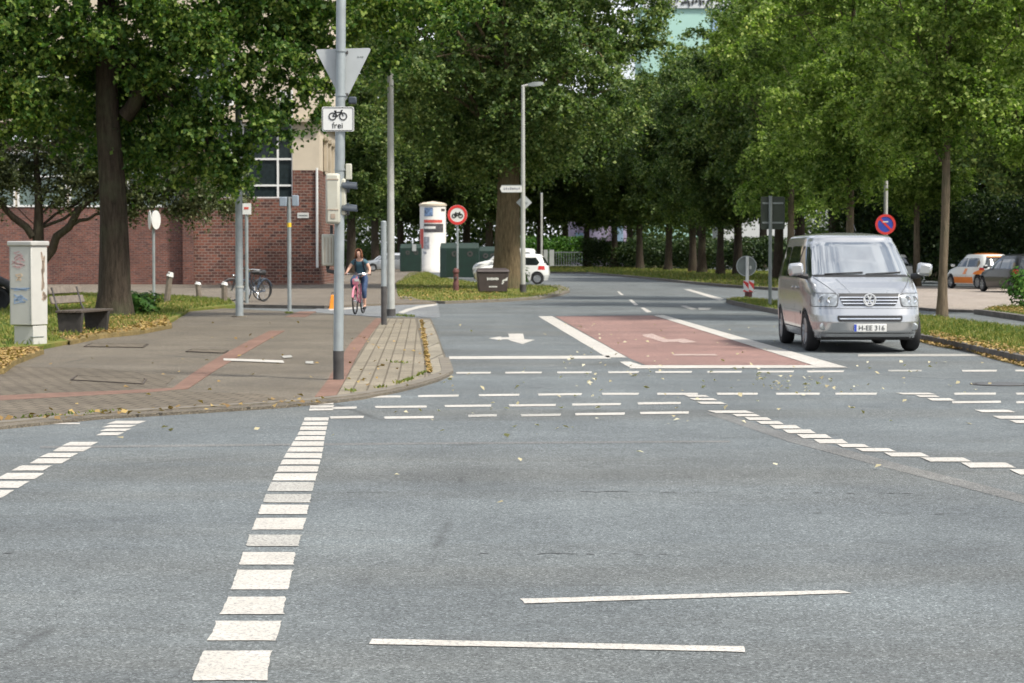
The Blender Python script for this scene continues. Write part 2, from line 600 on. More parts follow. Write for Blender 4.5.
M['bark_mid'] = bark_mat('bark_brown', (0.060, 0.044, 0.026), (0.19, 0.145, 0.085))
M['bark_young'] = bark_mat('bark_young', (0.07, 0.055, 0.038), (0.18, 0.14, 0.095))
M['leaf_left'] = leaf_mat('leaf_linden', (0.025, 0.066, 0.016), (0.074, 0.145, 0.030), (0.27, 0.335, 0.080), 0.42)
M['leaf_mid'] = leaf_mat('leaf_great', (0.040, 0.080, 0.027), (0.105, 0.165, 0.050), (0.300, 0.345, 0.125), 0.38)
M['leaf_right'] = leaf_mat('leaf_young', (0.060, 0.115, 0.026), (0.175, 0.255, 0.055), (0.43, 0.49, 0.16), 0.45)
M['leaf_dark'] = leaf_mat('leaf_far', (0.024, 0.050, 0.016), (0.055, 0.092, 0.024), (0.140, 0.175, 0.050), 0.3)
M['leaf_shaded'] = leaf_mat('leaf_shaded', (0.011, 0.027, 0.010), (0.027, 0.051, 0.017), (0.068, 0.098, 0.030), 0.2)  # hedge green darkened, tree shade put into the leaf colour
M['leaf_olive'] = leaf_mat('leaf_willow', (0.045, 0.060, 0.030), (0.095, 0.115, 0.055), (0.190, 0.200, 0.095), 0.25)
M['leaf_bush'] = leaf_mat('leaf_bush', (0.025, 0.075, 0.014), (0.060, 0.150, 0.025), (0.130, 0.230, 0.045), 0.3)
M['grass_blade'] = leaf_mat('grass_blade', (0.060, 0.100, 0.020), (0.130, 0.170, 0.035), (0.300, 0.250, 0.080), 0.25)
M['turf'] = ground_mat('turf', [(0.30, (0.055, 0.090, 0.018)), (0.48, (0.125, 0.145, 0.032)), (0.60, (0.20, 0.165, 0.055)), (0.75, (0.27, 0.19, 0.075))], 0.55, 22)
M['turf_dark'] = ground_mat('far_turf', [(0.3, (0.07, 0.085, 0.022)), (0.5, (0.125, 0.125, 0.035)), (0.7, (0.185, 0.15, 0.06))], 0.35, 12)
M['soil'] = ground_mat('soil', [(0.3, (0.05, 0.055, 0.022)), (0.7, (0.10, 0.09, 0.045))], 0.2, 6)
M['dirt'] = ground_mat('leaf_dirt', [(0.3, (0.13, 0.105, 0.05)), (0.55, (0.215, 0.16, 0.07)), (0.75, (0.30, 0.23, 0.11))], 2.0, 24)
M['crack'] = simple('crack_tar', (0.075, 0.078, 0.08), 0.9, var=0.3)
M['dry_leaf'] = leaf_mat('dry_leaf', (0.15, 0.09, 0.035), (0.27, 0.175, 0.065), (0.40, 0.29, 0.11), 0.15)
M['pale_leaf'] = leaf_mat('pale_leaf', (0.28, 0.23, 0.13), (0.42, 0.37, 0.24), (0.54, 0.51, 0.40), 0.15)
M['mint'] = simple('mint_facade', (0.33, 0.52, 0.46), 0.8, var=0.04, scale=0.1)
M['facade_blue'] = simple('blue_grey_facade', (0.25, 0.30, 0.36), 0.8, var=0.1, scale=0.2)
M['facade_white'] = simple('pale_facade', (0.55, 0.57, 0.58), 0.8, var=0.08, scale=0.2)
M['cream_board'] = simple('cream_board', (0.62, 0.54, 0.36), 0.7, var=0.08)
M['mural'] = simple('mural', (0.34, 0.30, 0.42), 0.8, var=0.6, scale=0.6, grime=(0.50, 0.25, 0.34))
M['mural_blue'] = simple('mural_blue', (0.25, 0.37, 0.50), 0.8, var=0.4, scale=0.6)
M['fence_grey'] = simple('fence_grey', (0.17, 0.19, 0.20), 0.6, 0.2, 0.15)
M['hydrant'] = simple('post_red_brown', (0.10, 0.035, 0.03), 0.7, var=0.3)

# ------------------------------------------------------------------ foliage
def leaf_mesh(name, centers, size, mat, up=0.5, droop=0.0, aspect=0.72, seed=1):
    r = np.random.default_rng(seed)
    n = len(centers)
    nor = r.normal(size=(n, 3))
    nor[:, 2] = np.abs(nor[:, 2]) * 0.6 + up
    nor /= np.linalg.norm(nor, axis=1)[:, None]
    u = np.cross(nor, r.normal(size=(n, 3)))
    u[:, 2] -= droop
    u -= nor * np.sum(u * nor, axis=1)[:, None]
    u /= np.linalg.norm(u, axis=1)[:, None] + 1e-9
    w = np.cross(nor, u)
    L = size * r.uniform(0.6, 1.35, n)[:, None]
    W = L * aspect * 0.5
    fold = L * r.uniform(0.02, 0.2, n)[:, None]
    base = centers - u * L * 0.5
    tip = centers + u * L * 0.5 - nor * fold * 0.6
    a = centers - u * L * 0.08 + w * W + nor * fold
    b = centers - u * L * 0.08 - w * W + nor * fold
    vs = np.stack([base, b, tip, a], axis=1).reshape(-1, 3).astype(np.float32)
    me = bpy.data.meshes.new(name)
    me.vertices.add(4 * n)
    me.vertices.foreach_set('co', vs.ravel())
    me.loops.add(4 * n)
    me.loops.foreach_set('vertex_index', np.arange(4 * n, dtype=np.int32))
    me.polygons.add(n)
    me.polygons.foreach_set('loop_start', np.arange(0, 4 * n, 4, dtype=np.int32))
    me.polygons.foreach_set('loop_total', np.full(n, 4, dtype=np.int32))
    me.update(calc_edges=True)
    me.validate()
    me.materials.append(mat)
    return me


def sprays(cl, rad, per, seed, flat=0.55, sag=0.55):
    """leaf centres strung along drooping twigs that leave each cluster centre"""
    r = np.random.default_rng(seed)
    n = len(cl)
    tw = max(4, per // 13)
    k = max(3, per // tw)
    d = r.normal(size=(n, tw, 1, 3))
    d[..., 2] = d[..., 2] * flat + 0.12
    d /= np.linalg.norm(d, axis=3)[..., None] + 1e-9
    ln = r.uniform(0.55, 1.2, (n, tw, 1, 1))
    t = (np.arange(k) + 0.6)[None, None, :, None] / k + r.normal(0, 0.05, (n, tw, k, 1))
    p = d * ln * t
    p[..., 2:3] -= sag * ln * t * t * r.uniform(0.3, 1.2, (n, tw, 1, 1))
    p += r.normal(0, 0.07, (n, tw, k, 3)) * (0.4 + t)
    rad = np.asarray(rad).reshape(-1, 1, 1, 1)
    return (cl[:, None, None, :] + p * rad).reshape(-1, 3)


def lobes_clusters(lobes, dens, seed, shell=0.45):
    """cluster centres in the outer part of each lobe (x,y,z,rx,rz)"""
    r = np.random.default_rng(seed)
    out = []
    for (x, y, z, rx, rz) in lobes:
        n = max(6, int(dens * rx * rx * rz))
        d = r.normal(size=(n, 3))
        d /= np.linalg.norm(d, axis=1)[:, None]
        k = r.uniform(shell ** 3, 1.0, n) ** (1 / 3)
        k *= 1 + 0.16 * np.sin(d[:, 0] * 5 + x) * np.cos(d[:, 1] * 4 + z) + r.normal(0, 0.07, n)
        out.append(np.stack([x + d[:, 0] * rx * k, y + d[:, 1] * rx * k, z + d[:, 2] * rz * k], 1))
    return np.concatenate(out)


def trunk_builder(mb, h, r0, r1, lean=(0, 0), seed=1, n=14, flare=1.35, steps=14):
    rr = random.Random(seed)
    pts, rad = [], []
    px, py = 0, 0
    for i in range(steps + 1):
        t = i / steps
        px = lean[0] * t + 0.10 * r0 * math.sin(t * 7 + seed) * 1.5
        py = lean[1] * t + 0.10 * r0 * math.cos(t * 5 + seed)
        pts.append((px - 0.15 * r0 * math.sin(seed), py - 0.1 * r0 * math.cos(seed), t * h - 0.05))
        fl = 1 + (flare - 1) * math.exp(-t * h / (r0 * 1.6))
        rad.append(lerp(r0, r1, t ** 0.8) * fl * (1 + rr.uniform(-0.03, 0.03)))
    o = len(mb.v)
    mb.path(pts, rad, n)
    # irregular, ribbed section
    for i in range(o, o + (steps + 1) * n):
        k = (i - o) % n
        j = (i - o) // n
        c = Vector(pts[j])
        v = Vector(mb.v[i])
        mb.v[i] = tuple(c + (v - c) * (1 + 0.07 * math.sin(k * 2.6 + seed + j * 0.25) + 0.05 * math.sin(k * 1.3 + j)))
    return [Vector(p) for p in pts]


def limb(mb, a, b, r0, r1, seed, n=7, steps=6, sag=0.12):
    rr = random.Random(seed)
    a, b = Vector(a), Vector(b)
    L = (b - a).length
    pts, rad = [], []
    for i in range(steps + 1):
        t = i / steps
        p = a.lerp(b, t)
        p.z += sag * L * math.sin(t * math.pi) * 0.6
        if 0 < i:
            p += Vector((rr.uniform(-1, 1), rr.uniform(-1, 1), rr.uniform(-1, 1))) * L * 0.035
        pts.append(p)
        rad.append(lerp(r0, r1, t))
    mb.path(pts, rad, n)
    return pts


def make_tree(name, label, cat, loc, trunk_h, r0, r1, lobes, dens, per, crad, leaf, lmat, bmat, seed, group=None, limbs=14, lean=(0, 0), droop=0.2, up=0.5, fork=None, shell=0.4, flat=0.55, limb_from=0.45):
    root = thing(name, loc, label, cat, group)
    mb = MB()
    tp = trunk_builder(mb, trunk_h, r0, r1, lean, seed)
    rr = random.Random(seed)
    ls = list(lobes)
    for k in range(limbs):
        lo = ls[k % len(ls)]
        t = rr.uniform(limb_from, 0.98)
        a = tp[int(t * (len(tp) - 1))]
        b = Vector((lo[0] + rr.uniform(-.4, .4) * lo[3], lo[1] + rr.uniform(-.4, .4) * lo[3], lo[2] + rr.uniform(-.2, .5) * lo[4]))
        if b.z < a.z - 0.6:
            a = tp[int(limb_from * (len(tp) - 1))]
        rb = lerp(r0, r1, t) * rr.uniform(0.2, 0.36)
        pts = limb(mb, a, b, rb, rb * 0.25, seed * 31 + k)
        for q in range(2):
            e = pts[3 + q]
            limb(mb, e, e + Vector((rr.uniform(-1, 1), rr.uniform(-1, 1), rr.uniform(-.1, .9))) * lo[3] * 0.7, rb * 0.4, rb * 0.1, seed * 57 + k * 3 + q, n=5, steps=4)
    for (a, b, ra, rb_) in (fork or []):
        limb(mb, a, b, ra, rb_, seed + 5, n=10, sag=0.0)
    mb.build('trunk', bmat, root, fix=False, angle=80)
    cl = lobes_clusters(ls, dens, seed, shell)
    rg = np.random.default_rng(seed + 3)
    cr_ = crad * rg.uniform(0.6, 1.35, len(cl))
    me = leaf_mesh('crown', sprays(cl, cr_, per, seed + 1, flat), leaf, lmat, up=up, droop=droop, seed=seed + 2)
    link('crown', me, root)
    return root


def shell_lobes(n, w, z0, z1, rx, seed, rz=0.72, low=0.62, dx=0.0):
    """boughs spread over an ovoid crown, dark hollows left between them"""
    rr = random.Random(seed)
    out = []
    for k in range(n):
        t = (k + 0.5) / n
        zz_ = 1 - 2 * t
        a = k * 2.39996 + rr.uniform(-.35, .35)
        ring = math.sqrt(max(0.05, 1 - zz_ * zz_))
        if zz_ < 0:
            ring = lerp(ring, 1.0, 0.45) * lerp(1, low, -zz_)
        r_ = rx * rr.uniform(0.72, 1.3)
        d = max(0.2, w / 2 * ring * rr.uniform(0.78, 1.06) - r_ * 0.55)
        z = (z0 + z1) / 2 + (z1 - z0) / 2 * zz_ * 0.92 + rr.uniform(-.35, .35) * rx
        out.append((math.cos(a) * d + dx, math.sin(a) * d, z, r_, r_ * rz * rr.uniform(0.8, 1.15)))
    return out


def random_lobes(n, w, z0, z1, seed, rmin=0.9, rmax=1.6, top=0.55, low=0.8):
    """lobes filling an ovoid crown of width w between z0 and z1"""
    rr = random.Random(seed)
    out = []
    for k in range(n):
        t = (k + rr.uniform(0.1, 0.9)) / n
        z = lerp(z0, z1, t)
        prof = math.sin(math.pi * min(1, max(0.06, (t * 0.86 + 0.12) ** 0.8))) ** 0.6 if t > 0.3 else lerp(low, 1.0, t / 0.3)
        rad = w * 0.5 * prof
        a = k * 2.4 + rr.uniform(-.5, .5)
        d = rad * rr.uniform(0.35, 0.75)
        rx = rr.uniform(rmin, rmax)
        out.append((math.cos(a) * d, math.sin(a) * d, z, rx, rx * rr.uniform(0.65, 0.9)))
    return out


# ------------------------------------------------------------------ ground, roads, pavements
def structure(name, mb, mat, **kw):
    o = mb.build(name, mat, None, smooth=False, **kw)
    o['kind'] = 'structure'
    return o


mb = MB()
mb.flat([(-1500, -300, -0.06), (1500, -300, -0.06), (1500, 3000, -0.06), (-1500, 3000, -0.06)])
structure('ground', mb, M['soil'])

mb = MB()
mb.flat([(-90, -12, 0), (90, -12, 0), (90, 236, 0), (-90, 236, 0)])
structure('road', mb, M['asphalt'])

LZ = 0.03   # height of the left pavement


def pp(lst, z=0.0):
    return [P(a, b, z) for a, b in lst]


# corner outline of the left pavement (near edge then round the kerb)
near_edge = [(-260, 441), (-120, 434), (0, 426.5), (100, 416.5), (200, 410.5), (280, 405.5), (330, 401)]
corner = [(362, 397), (392, 391.5), (418, 385.5), (438, 379.5), (449, 374.5), (451, 372), (447, 360), (442, 347), (436, 330), (431, 318.5)]
back_edge = [(405, 317), (384, 318), (330, 313.5), (240, 309), (185, 307)]
walk_poly = pp(near_edge + corner, LZ) + pp(back_edge, LZ) + pp([(120, 330), (40, 346), (0, 352), (-260, 366)], LZ)
mb = MB()
mb.prism(walk_poly, -0.05, LZ)
structure('pavement', mb, M['walk'])

# pavement in front of the brick building and the path that leads on between the trees
mb = MB()
mb.prism(pp([(-300, 300), (60, 302.5), (195, 304.5), (330, 306), (365, 304), (402, 302.8), (436, 302), (398, 296), (395, 283), (415, 274), (440, 268), (436, 265), (340, 265), (336, 283), (-300, 283)], 0.08), -0.04, 0.08)
structure('footpath', mb, M['walk_far'])

# strip kerb along the front of that pavement
def ribbon(mb, pts, w, z0, z1):
    """kerb of rectangular section along ground points, w to the left of the direction"""
    pts = [Vector((p[0], p[1], 0)) for p in pts]
    a, b = [], []
    for i, p in enumerate(pts):
        d = (pts[min(i + 1, len(pts) - 1)] - pts[max(i - 1, 0)]).normalized()
        nrm = Vector((-d.y, d.x, 0))
        a.append(p - nrm * 0.03)
        b.append(p + nrm * w)
    n = len(pts)
    vs = [(p.x, p.y, z0) for p in a] + [(p.x, p.y, z1) for p in a] + [(p.x, p.y, z1) for p in b] + [(p.x, p.y, z0) for p in b]
    fs = []
    for i in range(n - 1):
        for k in range(3):
            fs.append((k * n + i, k * n + i + 1, (k + 1) * n + i + 1, (k + 1) * n + i))
    fs.append((0, n, 2 * n, 3 * n))
    fs.append((n - 1, 4 * n - 1, 3 * n - 1, 2 * n - 1))
    mb.add(vs, fs)


def smooth_px(lst, k=6):
    """Catmull-Rom through pixel points"""
    out = []
    p = [Vector((a, b, 0)) for a, b in lst]
    for i in range(len(p) - 1):
        p0, p1, p2, p3 = p[max(i - 1, 0)], p[i], p[i + 1], p[min(i + 2, len(p) - 1)]
        for j in range(k):
            t = j / k
            q = 0.5 * ((2 * p1) + (p2 - p0) * t + (2 * p0 - 5 * p1 + 4 * p2 - p3) * t * t + (3 * p1 - p0 - 3 * p2 + p3) * t ** 3)
            out.append((q.x, q.y))
    out.append(lst[-1])
    return out


mb = MB()
ribbon(mb, pp([(190, 304.3), (240, 305), (325, 306.3)], 0.08), 0.14, -0.03, 0.10)
structure('kerb', mb, M['kerb_dark'])
mb = MB()
ribbon(mb, pp(smooth_px(near_edge + corner[:7], 4)), 0.13, -0.03, LZ + 0.012)
structure('kerb', mb, M['kerb'])

# paver island at the corner
pav = [(337, 396.5), (362, 393), (392, 387), (418, 381), (428, 377), (424, 360), (420, 340), (415, 319), (384, 319), (376, 326)]
mb = MB()
mb.prism(pp(pav, LZ), LZ - 0.03, LZ + 0.006)
structure('paver_field', mb, M['pavers'])
mb = MB()
mb.prism(pp([(431, 374.5), (448, 371), (444, 358), (437, 336), (430, 320), (418, 319.5), (423, 340), (427, 360)], LZ), LZ - 0.03, LZ + 0.005)
structure('paver_gutter', mb, M['pavers_grey'])
# red guide strips in the pavement
mb = MB()
mb.prism(pp([(315, 397), (336, 396), (345, 380), (358, 354), (370, 336), (384, 318.5), (376, 318.5), (366, 328), (350, 344), (338, 362), (328, 380)], LZ), LZ - 0.03, LZ + 0.008)
mb.prism(pp([(172, 389), (188, 389), (215, 371), (240, 356), (268, 340), (285, 331), (270, 331), (245, 343), (216, 359), (192, 374)], LZ), LZ - 0.03, LZ + 0.008)
mb.prism(pp([(-200, 407), (-20, 397), (60, 393), (120, 391), (172, 388.5), (188, 389), (150, 392.5), (60, 397.5), (-20, 402), (-200, 415)], LZ), LZ - 0.03, LZ + 0.007)
mb.prism(pp([(285, 317), (306, 317), (316, 311.5), (300, 311.5)], LZ), LZ - 0.03, LZ + 0.007)
structure('red_guide_strip', mb, M['red_pavers'])
mb = MB()
mb.prism(pp([(-250, 431), (-20, 424), (100, 414), (200, 408), (300, 401.5), (262, 394), (190, 392), (165, 386), (176, 376), (100, 369), (0, 366), (-250, 374)], LZ), LZ - 0.03, LZ + 0.005)
structure('old_paving', mb, M['old_pavers'])
# asphalt band of the cycle crossing behind the corner
mb = MB()
mb.prism(pp([(300, 312), (330, 306.8), (402, 303.2), (438, 302.4), (440, 318), (432, 318), (404, 316.3), (384, 317.4)], 0.0), -0.03, 0.012)
structure('cycle_crossing', mb, M['bluish'])

# traffic island / verges (raised, kerbed)
def raised(name, px, z, mat, n_smooth=0, kerb=None, kmat='kerb_dark', kw=0.15):
    lst = smooth_px(px + [px[0]], n_smooth)[:-1] if n_smooth else px
    mbx = MB()
    mbx.prism(pp(lst, z), -0.05, z)
    o = structure(name, mbx, M[mat])
    return o


island_px = [(398, 297), (404, 300.5), (445, 302), (500, 300.2), (540, 297.8), (560, 294.3), (569, 291), (568.5, 288.5), (560, 286), (535, 285.2), (500, 284.5), (470, 281.5), (440, 277), (428, 272), (410, 273), (396, 283)]
raised('grass_island', island_px, 0.06, 'turf')
mb = MB()
ribbon(mb, pp(smooth_px([(398, 297), (404, 300.5), (445, 302), (500, 300.2), (540, 297.8), (560, 294.3), (569, 291), (568.5, 288.5), (560, 286), (535, 285.2)], 1), 0.06), 0.45, -0.03, 0.085)
structure('kerb', mb, M['kerb'])

median_px = [(727, 299.3), (733, 301.8), (757, 306.5), (790, 312.5), (840, 322), (880, 330), (930, 337.5), (975, 347), (1024, 357.5), (1150, 385), (1300, 420), (1300, 372), (1150, 345), (1024, 328.5), (980, 322.5), (930, 316.5), (880, 311), (830, 306.5), (780, 301), (745, 298), (733, 297.3)]
raised('median', median_px, 0.1, 'turf')
mb = MB()
ribbon(mb, pp(smooth_px([(745, 298), (733, 297.3), (727, 299.3), (733, 301.8), (757, 306.5), (790, 312.5), (840, 322), (880, 330), (930, 337.5), (975, 347), (1024, 357.5), (1150, 385), (1300, 420)], 1), 0.1), 0.2, -0.03, 0.125)
structure('kerb', mb, M['kerb_dark'])
mb = MB()
mb.prism(pp([(905, 336), (930, 340), (975, 350), (1024, 361), (1150, 390), (1150, 397), (1024, 367), (985, 357), (965, 350.5), (940, 347), (915, 341)], 0.0), -0.03, 0.010)
structure('leafy_gutter', mb, M['dirt'])

verge_px = [(450, 271), (520, 271.8), (552, 272.1), (587, 272.4), (634, 276.3), (680, 281), (727, 285.2), (779, 288.4), (830, 291), (868, 292), (868, 284), (830, 276), (774, 271), (680, 268), (552, 265.5), (450, 265)]
raised('verge', verge_px, 0.1, 'turf_dark')
mb = MB()
ribbon(mb, pp(smooth_px(verge_px[:9], 1), 0.1), 0.25, -0.03, 0.12)
structure('kerb', mb, M['kerb_dark'])

# forecourt on the right and the planted corner in front of it
mb = MB()
mb.prism(pp([(868, 303), (930, 309.5), (975, 311), (1060, 318), (1400, 342), (1400, 288), (1024, 287), (868, 286)], 0.05), -0.05, 0.05)
structure('forecourt', mb, M['forecourt'])
mb = MB()
ribbon(mb, pp([(868, 303), (930, 309.5), (975, 311)], 0.05), 0.15, -0.03, 0.07)
ribbon(mb, pp([(975, 310.5), (985, 311.5), (1024, 317), (1100, 328), (1400, 371)], 0.1), 0.2, -0.03, 0.13)
structure('kerb', mb, M['kerb_dark'])
raised('planted_corner', [(975, 310.5), (985, 311.5), (1024, 317), (1100, 328), (1400, 371), (1400, 320), (1060, 304), (1024, 304.5), (995, 307)], 0.1, 'turf')
# left lawn
raised('lawn', [(-300, 356), (0, 350), (40, 346), (105, 334), (168, 322), (190, 309), (236, 305), (232, 300), (165, 294.5), (60, 292.5), (-300, 291)], 0.095, 'turf')
mb = MB()
mb.prism(pp([(52, 334), (70, 341), (100, 335), (140, 331), (172, 325), (165, 316), (128, 316), (90, 320), (60, 327)], 0.1), 0.0, 0.102)
mb.prism(pp([(-60, 358), (-60, 374), (4, 369), (16, 360), (44, 349.5), (20, 350)], 0.1), 0.0, 0.102)
structure('leafy_ground', mb, M['dirt'])

# ------------------------------------------------------------------ markings
PZ = 0.004
mk = MB()      # clean paint
mw = MB()      # worn paint


def quad_px(m, pts, z=PZ):
    w = pp(pts, z)
    out = []
    for i, a in enumerate(w):
        b = w[(i + 1) % len(w)]
        L_ = (b - a).length
        d = (b - a).normalized() if L_ > 1e-6 else Vector((1, 0, 0))
        nr = Vector((-d.y, d.x, 0))
        k = max(1, min(14, int(L_ / 0.05)))
        for j in range(k):
            q = a.lerp(b, j / k) + nr * random.gauss(0, 0.0016)
            if j == 0:
                q += Vector((random.gauss(0, 0.006), random.gauss(0, 0.008), 0))
            out.append(q)
    m.flat(out)


Ly = [417, 436, 455, 486, 509, 524, 558, 580, 605, 635, 650, 680]
Lx = [305, 297, 285, 269, 260, 254, 241, 234.5, 225, 210, 203.5, 191]
Rx = [329, 325, 322, 313.5, 308, 304.5, 294, 290.5, 284, 279, 271, 267]
blocks = [(650.5, 680), (620.7, 640.3), (596.7, 614), (569.8, 589.3), (552, 564.5), (534.6, 546), (517.8, 529.4), (504.6, 514), (494, 502.4), (482, 491), (473.3, 480.4), (466, 471.6), (459.4, 464.3), (453, 457.8), (447, 451.6), (441.4, 445.8), (436.2, 440.2), (431.2, 435), (426.4, 430), (421.8, 425.2), (417.3, 420.5)]
for i, (a, b) in enumerate(blocks):
    m = mw if i in (5, 9, 8) else mk
    quad_px(m, [(interp(a, Ly, Lx), a), (interp(a, Ly, Rx), a), (interp(b, Ly, Rx), b), (interp(b, Ly, Lx), b)])
for a, b in ((402, 404.6), (405.4, 407.8), (408.5, 410.5)):
    quad_px(mk, [(311 - (a - 402) * 0.2, a), (334, a - 0.3), (333, b - 0.3), (311 - (b - 402) * 0.25, b)], PZ + 0.002)
# left block line (crop coordinates at scale 2.415)
for l, r, t, b in [(258, 355, 50, 57), (247, 330, 60, 66), (240, 318, 69, 75), (232, 300, 78, 85), (150, 238, 101, 110), (125, 222, 113, 124), (95, 190, 128, 138), (70, 170, 141, 153), (28, 125, 158, 170), (-10, 108, 176, 191), (-50, 70, 196, 212), (-110, 35, 217, 236), (-170, -20, 242, 262)]:
    w = r - l
    f = 1 / 2.415
    quad_px(mk, [(f * (l + .22 * w), 400 + f * t), (f * r, 400 + f * t), (f * (r - .22 * w), 400 + f * b), (f * l, 400 + f * b)])


def dash(m, x0, x1, y0, y1, th):
    quad_px(m, [(x0, y0 - th / 2), (x1, y1 - th / 2), (x1 - 0.6, y1 + th / 2), (x0 + 0.6, y0 + th / 2)])


row1 = [(456, 491), (505, 542), (557, 592), (608, 639), (655, 692), (707, 742), (757, 794), (807, 844), (962, 997), (1015, 1050)]
for a, b in row1:
    dash(mk, a, b, 372.8 - (a - 456) * 0.004, 372.8 - (b - 456) * 0.004, 1.7)
dash(mw, 888, 922, 370.6, 370.5, 1.5)
row2 = [(358, 401), (418, 459), (478.5, 519.5), (538, 582), (602, 639), (657, 698), (717, 758), (776, 820), (835, 877), (954, 996), (1016, 1060)]
for a, b in row2:
    dash(mk, a, b, interp(a, [358, 478, 602, 1060], [397, 395.2, 393.8, 393.6]), interp(b, [358, 478, 602, 1060], [397, 395.2, 393.8, 393.6]), 2.0)
row3 = [(332, 357, 408), (375, 427, 407), (444.5, 491.5, 406), (509, 556, 405.4), (572, 621, 404.5), (637.5, 681, 403.4), (952, 1001, 402.2), (1016, 1060, 402.2)]
for a, b, y in row3:
    dash(mk, a, b, y, y - 0.5, 2.1)
row4 = [(330, 364, 417.4, 0), (384, 434, 417.6, 0), (468, 497, 415.8, 1), (521, 561, 415.3, 1), (575, 625, 414.2, 0), (640, 689, 413, 0)]
for a, b, y, k in row4:
    dash(mw if k else mk, a, b, y, y - 0.6, 2.3)
dash(mk, 28, 80, 423.2, 423.4, 1.5)
# right block line (crop coordinates at scale 2.667 from 640,360)
for l, r, t, b in [(180, 305, 134.5, 141), (245, 322, 143.5, 150), (278, 352, 152.5, 160), (310, 384, 162.5, 170.5), (345, 430, 173, 182.5), (380, 470, 185, 195), (418, 512, 197.5, 208), (462, 556, 211, 222), (525, 612, 223.5, 232), (575, 682, 234.5, 243.5), (650, 772, 246.5, 257), (750, 886, 259.5, 270.5), (855, 1002, 273, 286.5), (985, 1140, 291, 305), (1110, 1270, 310, 326),
                   (683, 790, 87, 91.5), (735, 800, 93.5, 98.5), (765, 840, 101.5, 108), (893, 1002, 132.5, 139), (940, 1050, 148.5, 156.5), (985, 1095, 160, 168), (1030, 1140, 172, 181),
                   (118, 186, 93, 98), (132, 207, 101.5, 107), (150, 230, 111, 117)]:
    f = 1 / 2.667
    w = r - l
    quad_px(mk, [(640 + f * l, 360 + f * (t + .15)), (640 + f * (r - .18 * w), 360 + f * (t + .15)), (640 + f * r, 360 + f * (b + .1)), (640 + f * (l + .18 * w), 360 + f * (b + .1))], PZ + 0.002)
# foreground thin lines
quad_px(mk, [(521, 598.6), (840, 589.8), (852, 593), (525, 603.2)])
quad_px(mk, [(371.5, 638.6), (744, 646.3), (744, 651.6), (369.5, 643.9)])
# stop lines and lane lines
quad_px(mk, [(449, 356.3), (609, 355.6), (611, 358.6), (449, 358.9)])
quad_px(mw, [(858, 354.2), (988, 353.8), (992, 356), (858, 356.4)])
quad_px(mk, [(538, 316.2), (552, 316), (627, 357.4), (607, 357.4)])
quad_px(mk, [(619.5, 361.6), (630, 361.5), (646, 366.4), (630, 367.6)])
quad_px(mk, [(630, 365.2), (819, 365.2), (845, 367.6), (630, 368.4)], PZ + 0.003)
quad_px(mk, [(654, 315.4), (663.5, 315), (848, 367.4), (819, 367.0)], PZ + 0.006)
quad_px(mk, [(683, 289), (690, 289.3), (724.5, 298.8), (719.5, 300.4)])
for q in ([(629, 299.7), (632, 299.5), (638.5, 305), (634.5, 305.3)], [(640.5, 307.8), (644, 307.5), (652, 312), (647, 312.4)], [(617, 291.5), (619, 291.4), (624, 295), (621, 295)]):
    quad_px(mk, q)
for q in ([(680, 305.7), (685, 305.5), (697, 309), (691, 309.6)], [(698, 307.4), (712, 307.8), (709, 309.8), (699, 309.8)]):
    quad_px(mw, q)
# white edge lines at the cycle crossing
quad_px(mk, [(398, 312.6), (406, 309), (418, 306), (437, 303.6), (437, 305.3), (420, 308), (410, 310.6), (403, 313.4)], 0.018)
quad_px(mk, [(328, 309), (362, 306.8), (365, 308), (330, 310.6)], 0.018)
quad_px(mk, [(384, 309.2), (392, 308.8), (392, 310), (384, 310.4)], 0.018)
# turn arrow in the left lane
quad_px(mk, [(488.5, 338.2), (501, 336.3), (501.5, 337.4), (509.5, 337.1), (508, 333.6), (523, 333.6), (524.5, 339.2), (534.5, 339.8), (522.5, 344), (510.5, 340.6), (508, 339.2), (502, 339.2), (501, 340.2)])
# pavement marks
quad_px(mk, [(223.5, 358.2), (283, 360.3), (284.5, 362.8), (223.5, 360.3)], LZ + 0.012)
quad_px(mw, [(281, 355.6), (291, 355), (292.5, 357.2), (284, 358)], LZ + 0.012)
quad_px(mw, [(305.5, 361), (313, 361), (313.5, 363.6), (305.5, 363.4)], LZ + 0.012)
structure('road_marking', mk, M['paint'])
structure('worn_marking', mw, M['paint_worn'])
mb = MB()
quad_px(mb, [(555, 316.3), (652, 315.4), (823, 366), (648, 366), (628, 357.5)], 0.003)
structure('red_lane', mb, M['red_lane'])
mb = MB()
quad_px(mb, [(642, 334.5), (652, 333.6), (668, 339.5), (684, 338.5), (697, 342), (682, 343), (678, 341.6), (663, 342.2), (652, 338.6), (644, 336.4)], 0.007)
quad_px(mb, [(672, 354), (715, 354), (718, 355.4), (674, 355.4)], 0.007)
structure('faded_arrow', mb, M['paint_old'])
mb = MB()
quad_px(mb, [(705, 413), (722, 413), (800, 437), (900, 464), (1024, 495), (1200, 540), (1200, 552), (1024, 503), (880, 466), (790, 442)], 0.002)
quad_px(mb, [(40, 446), (330, 443), (730, 440.4), (730, 442.2), (330, 445), (40, 448.2)], 0.002)
structure('sealed_joint', mb, M['patch'])
mb = MB()
rc_ = random.Random(12)
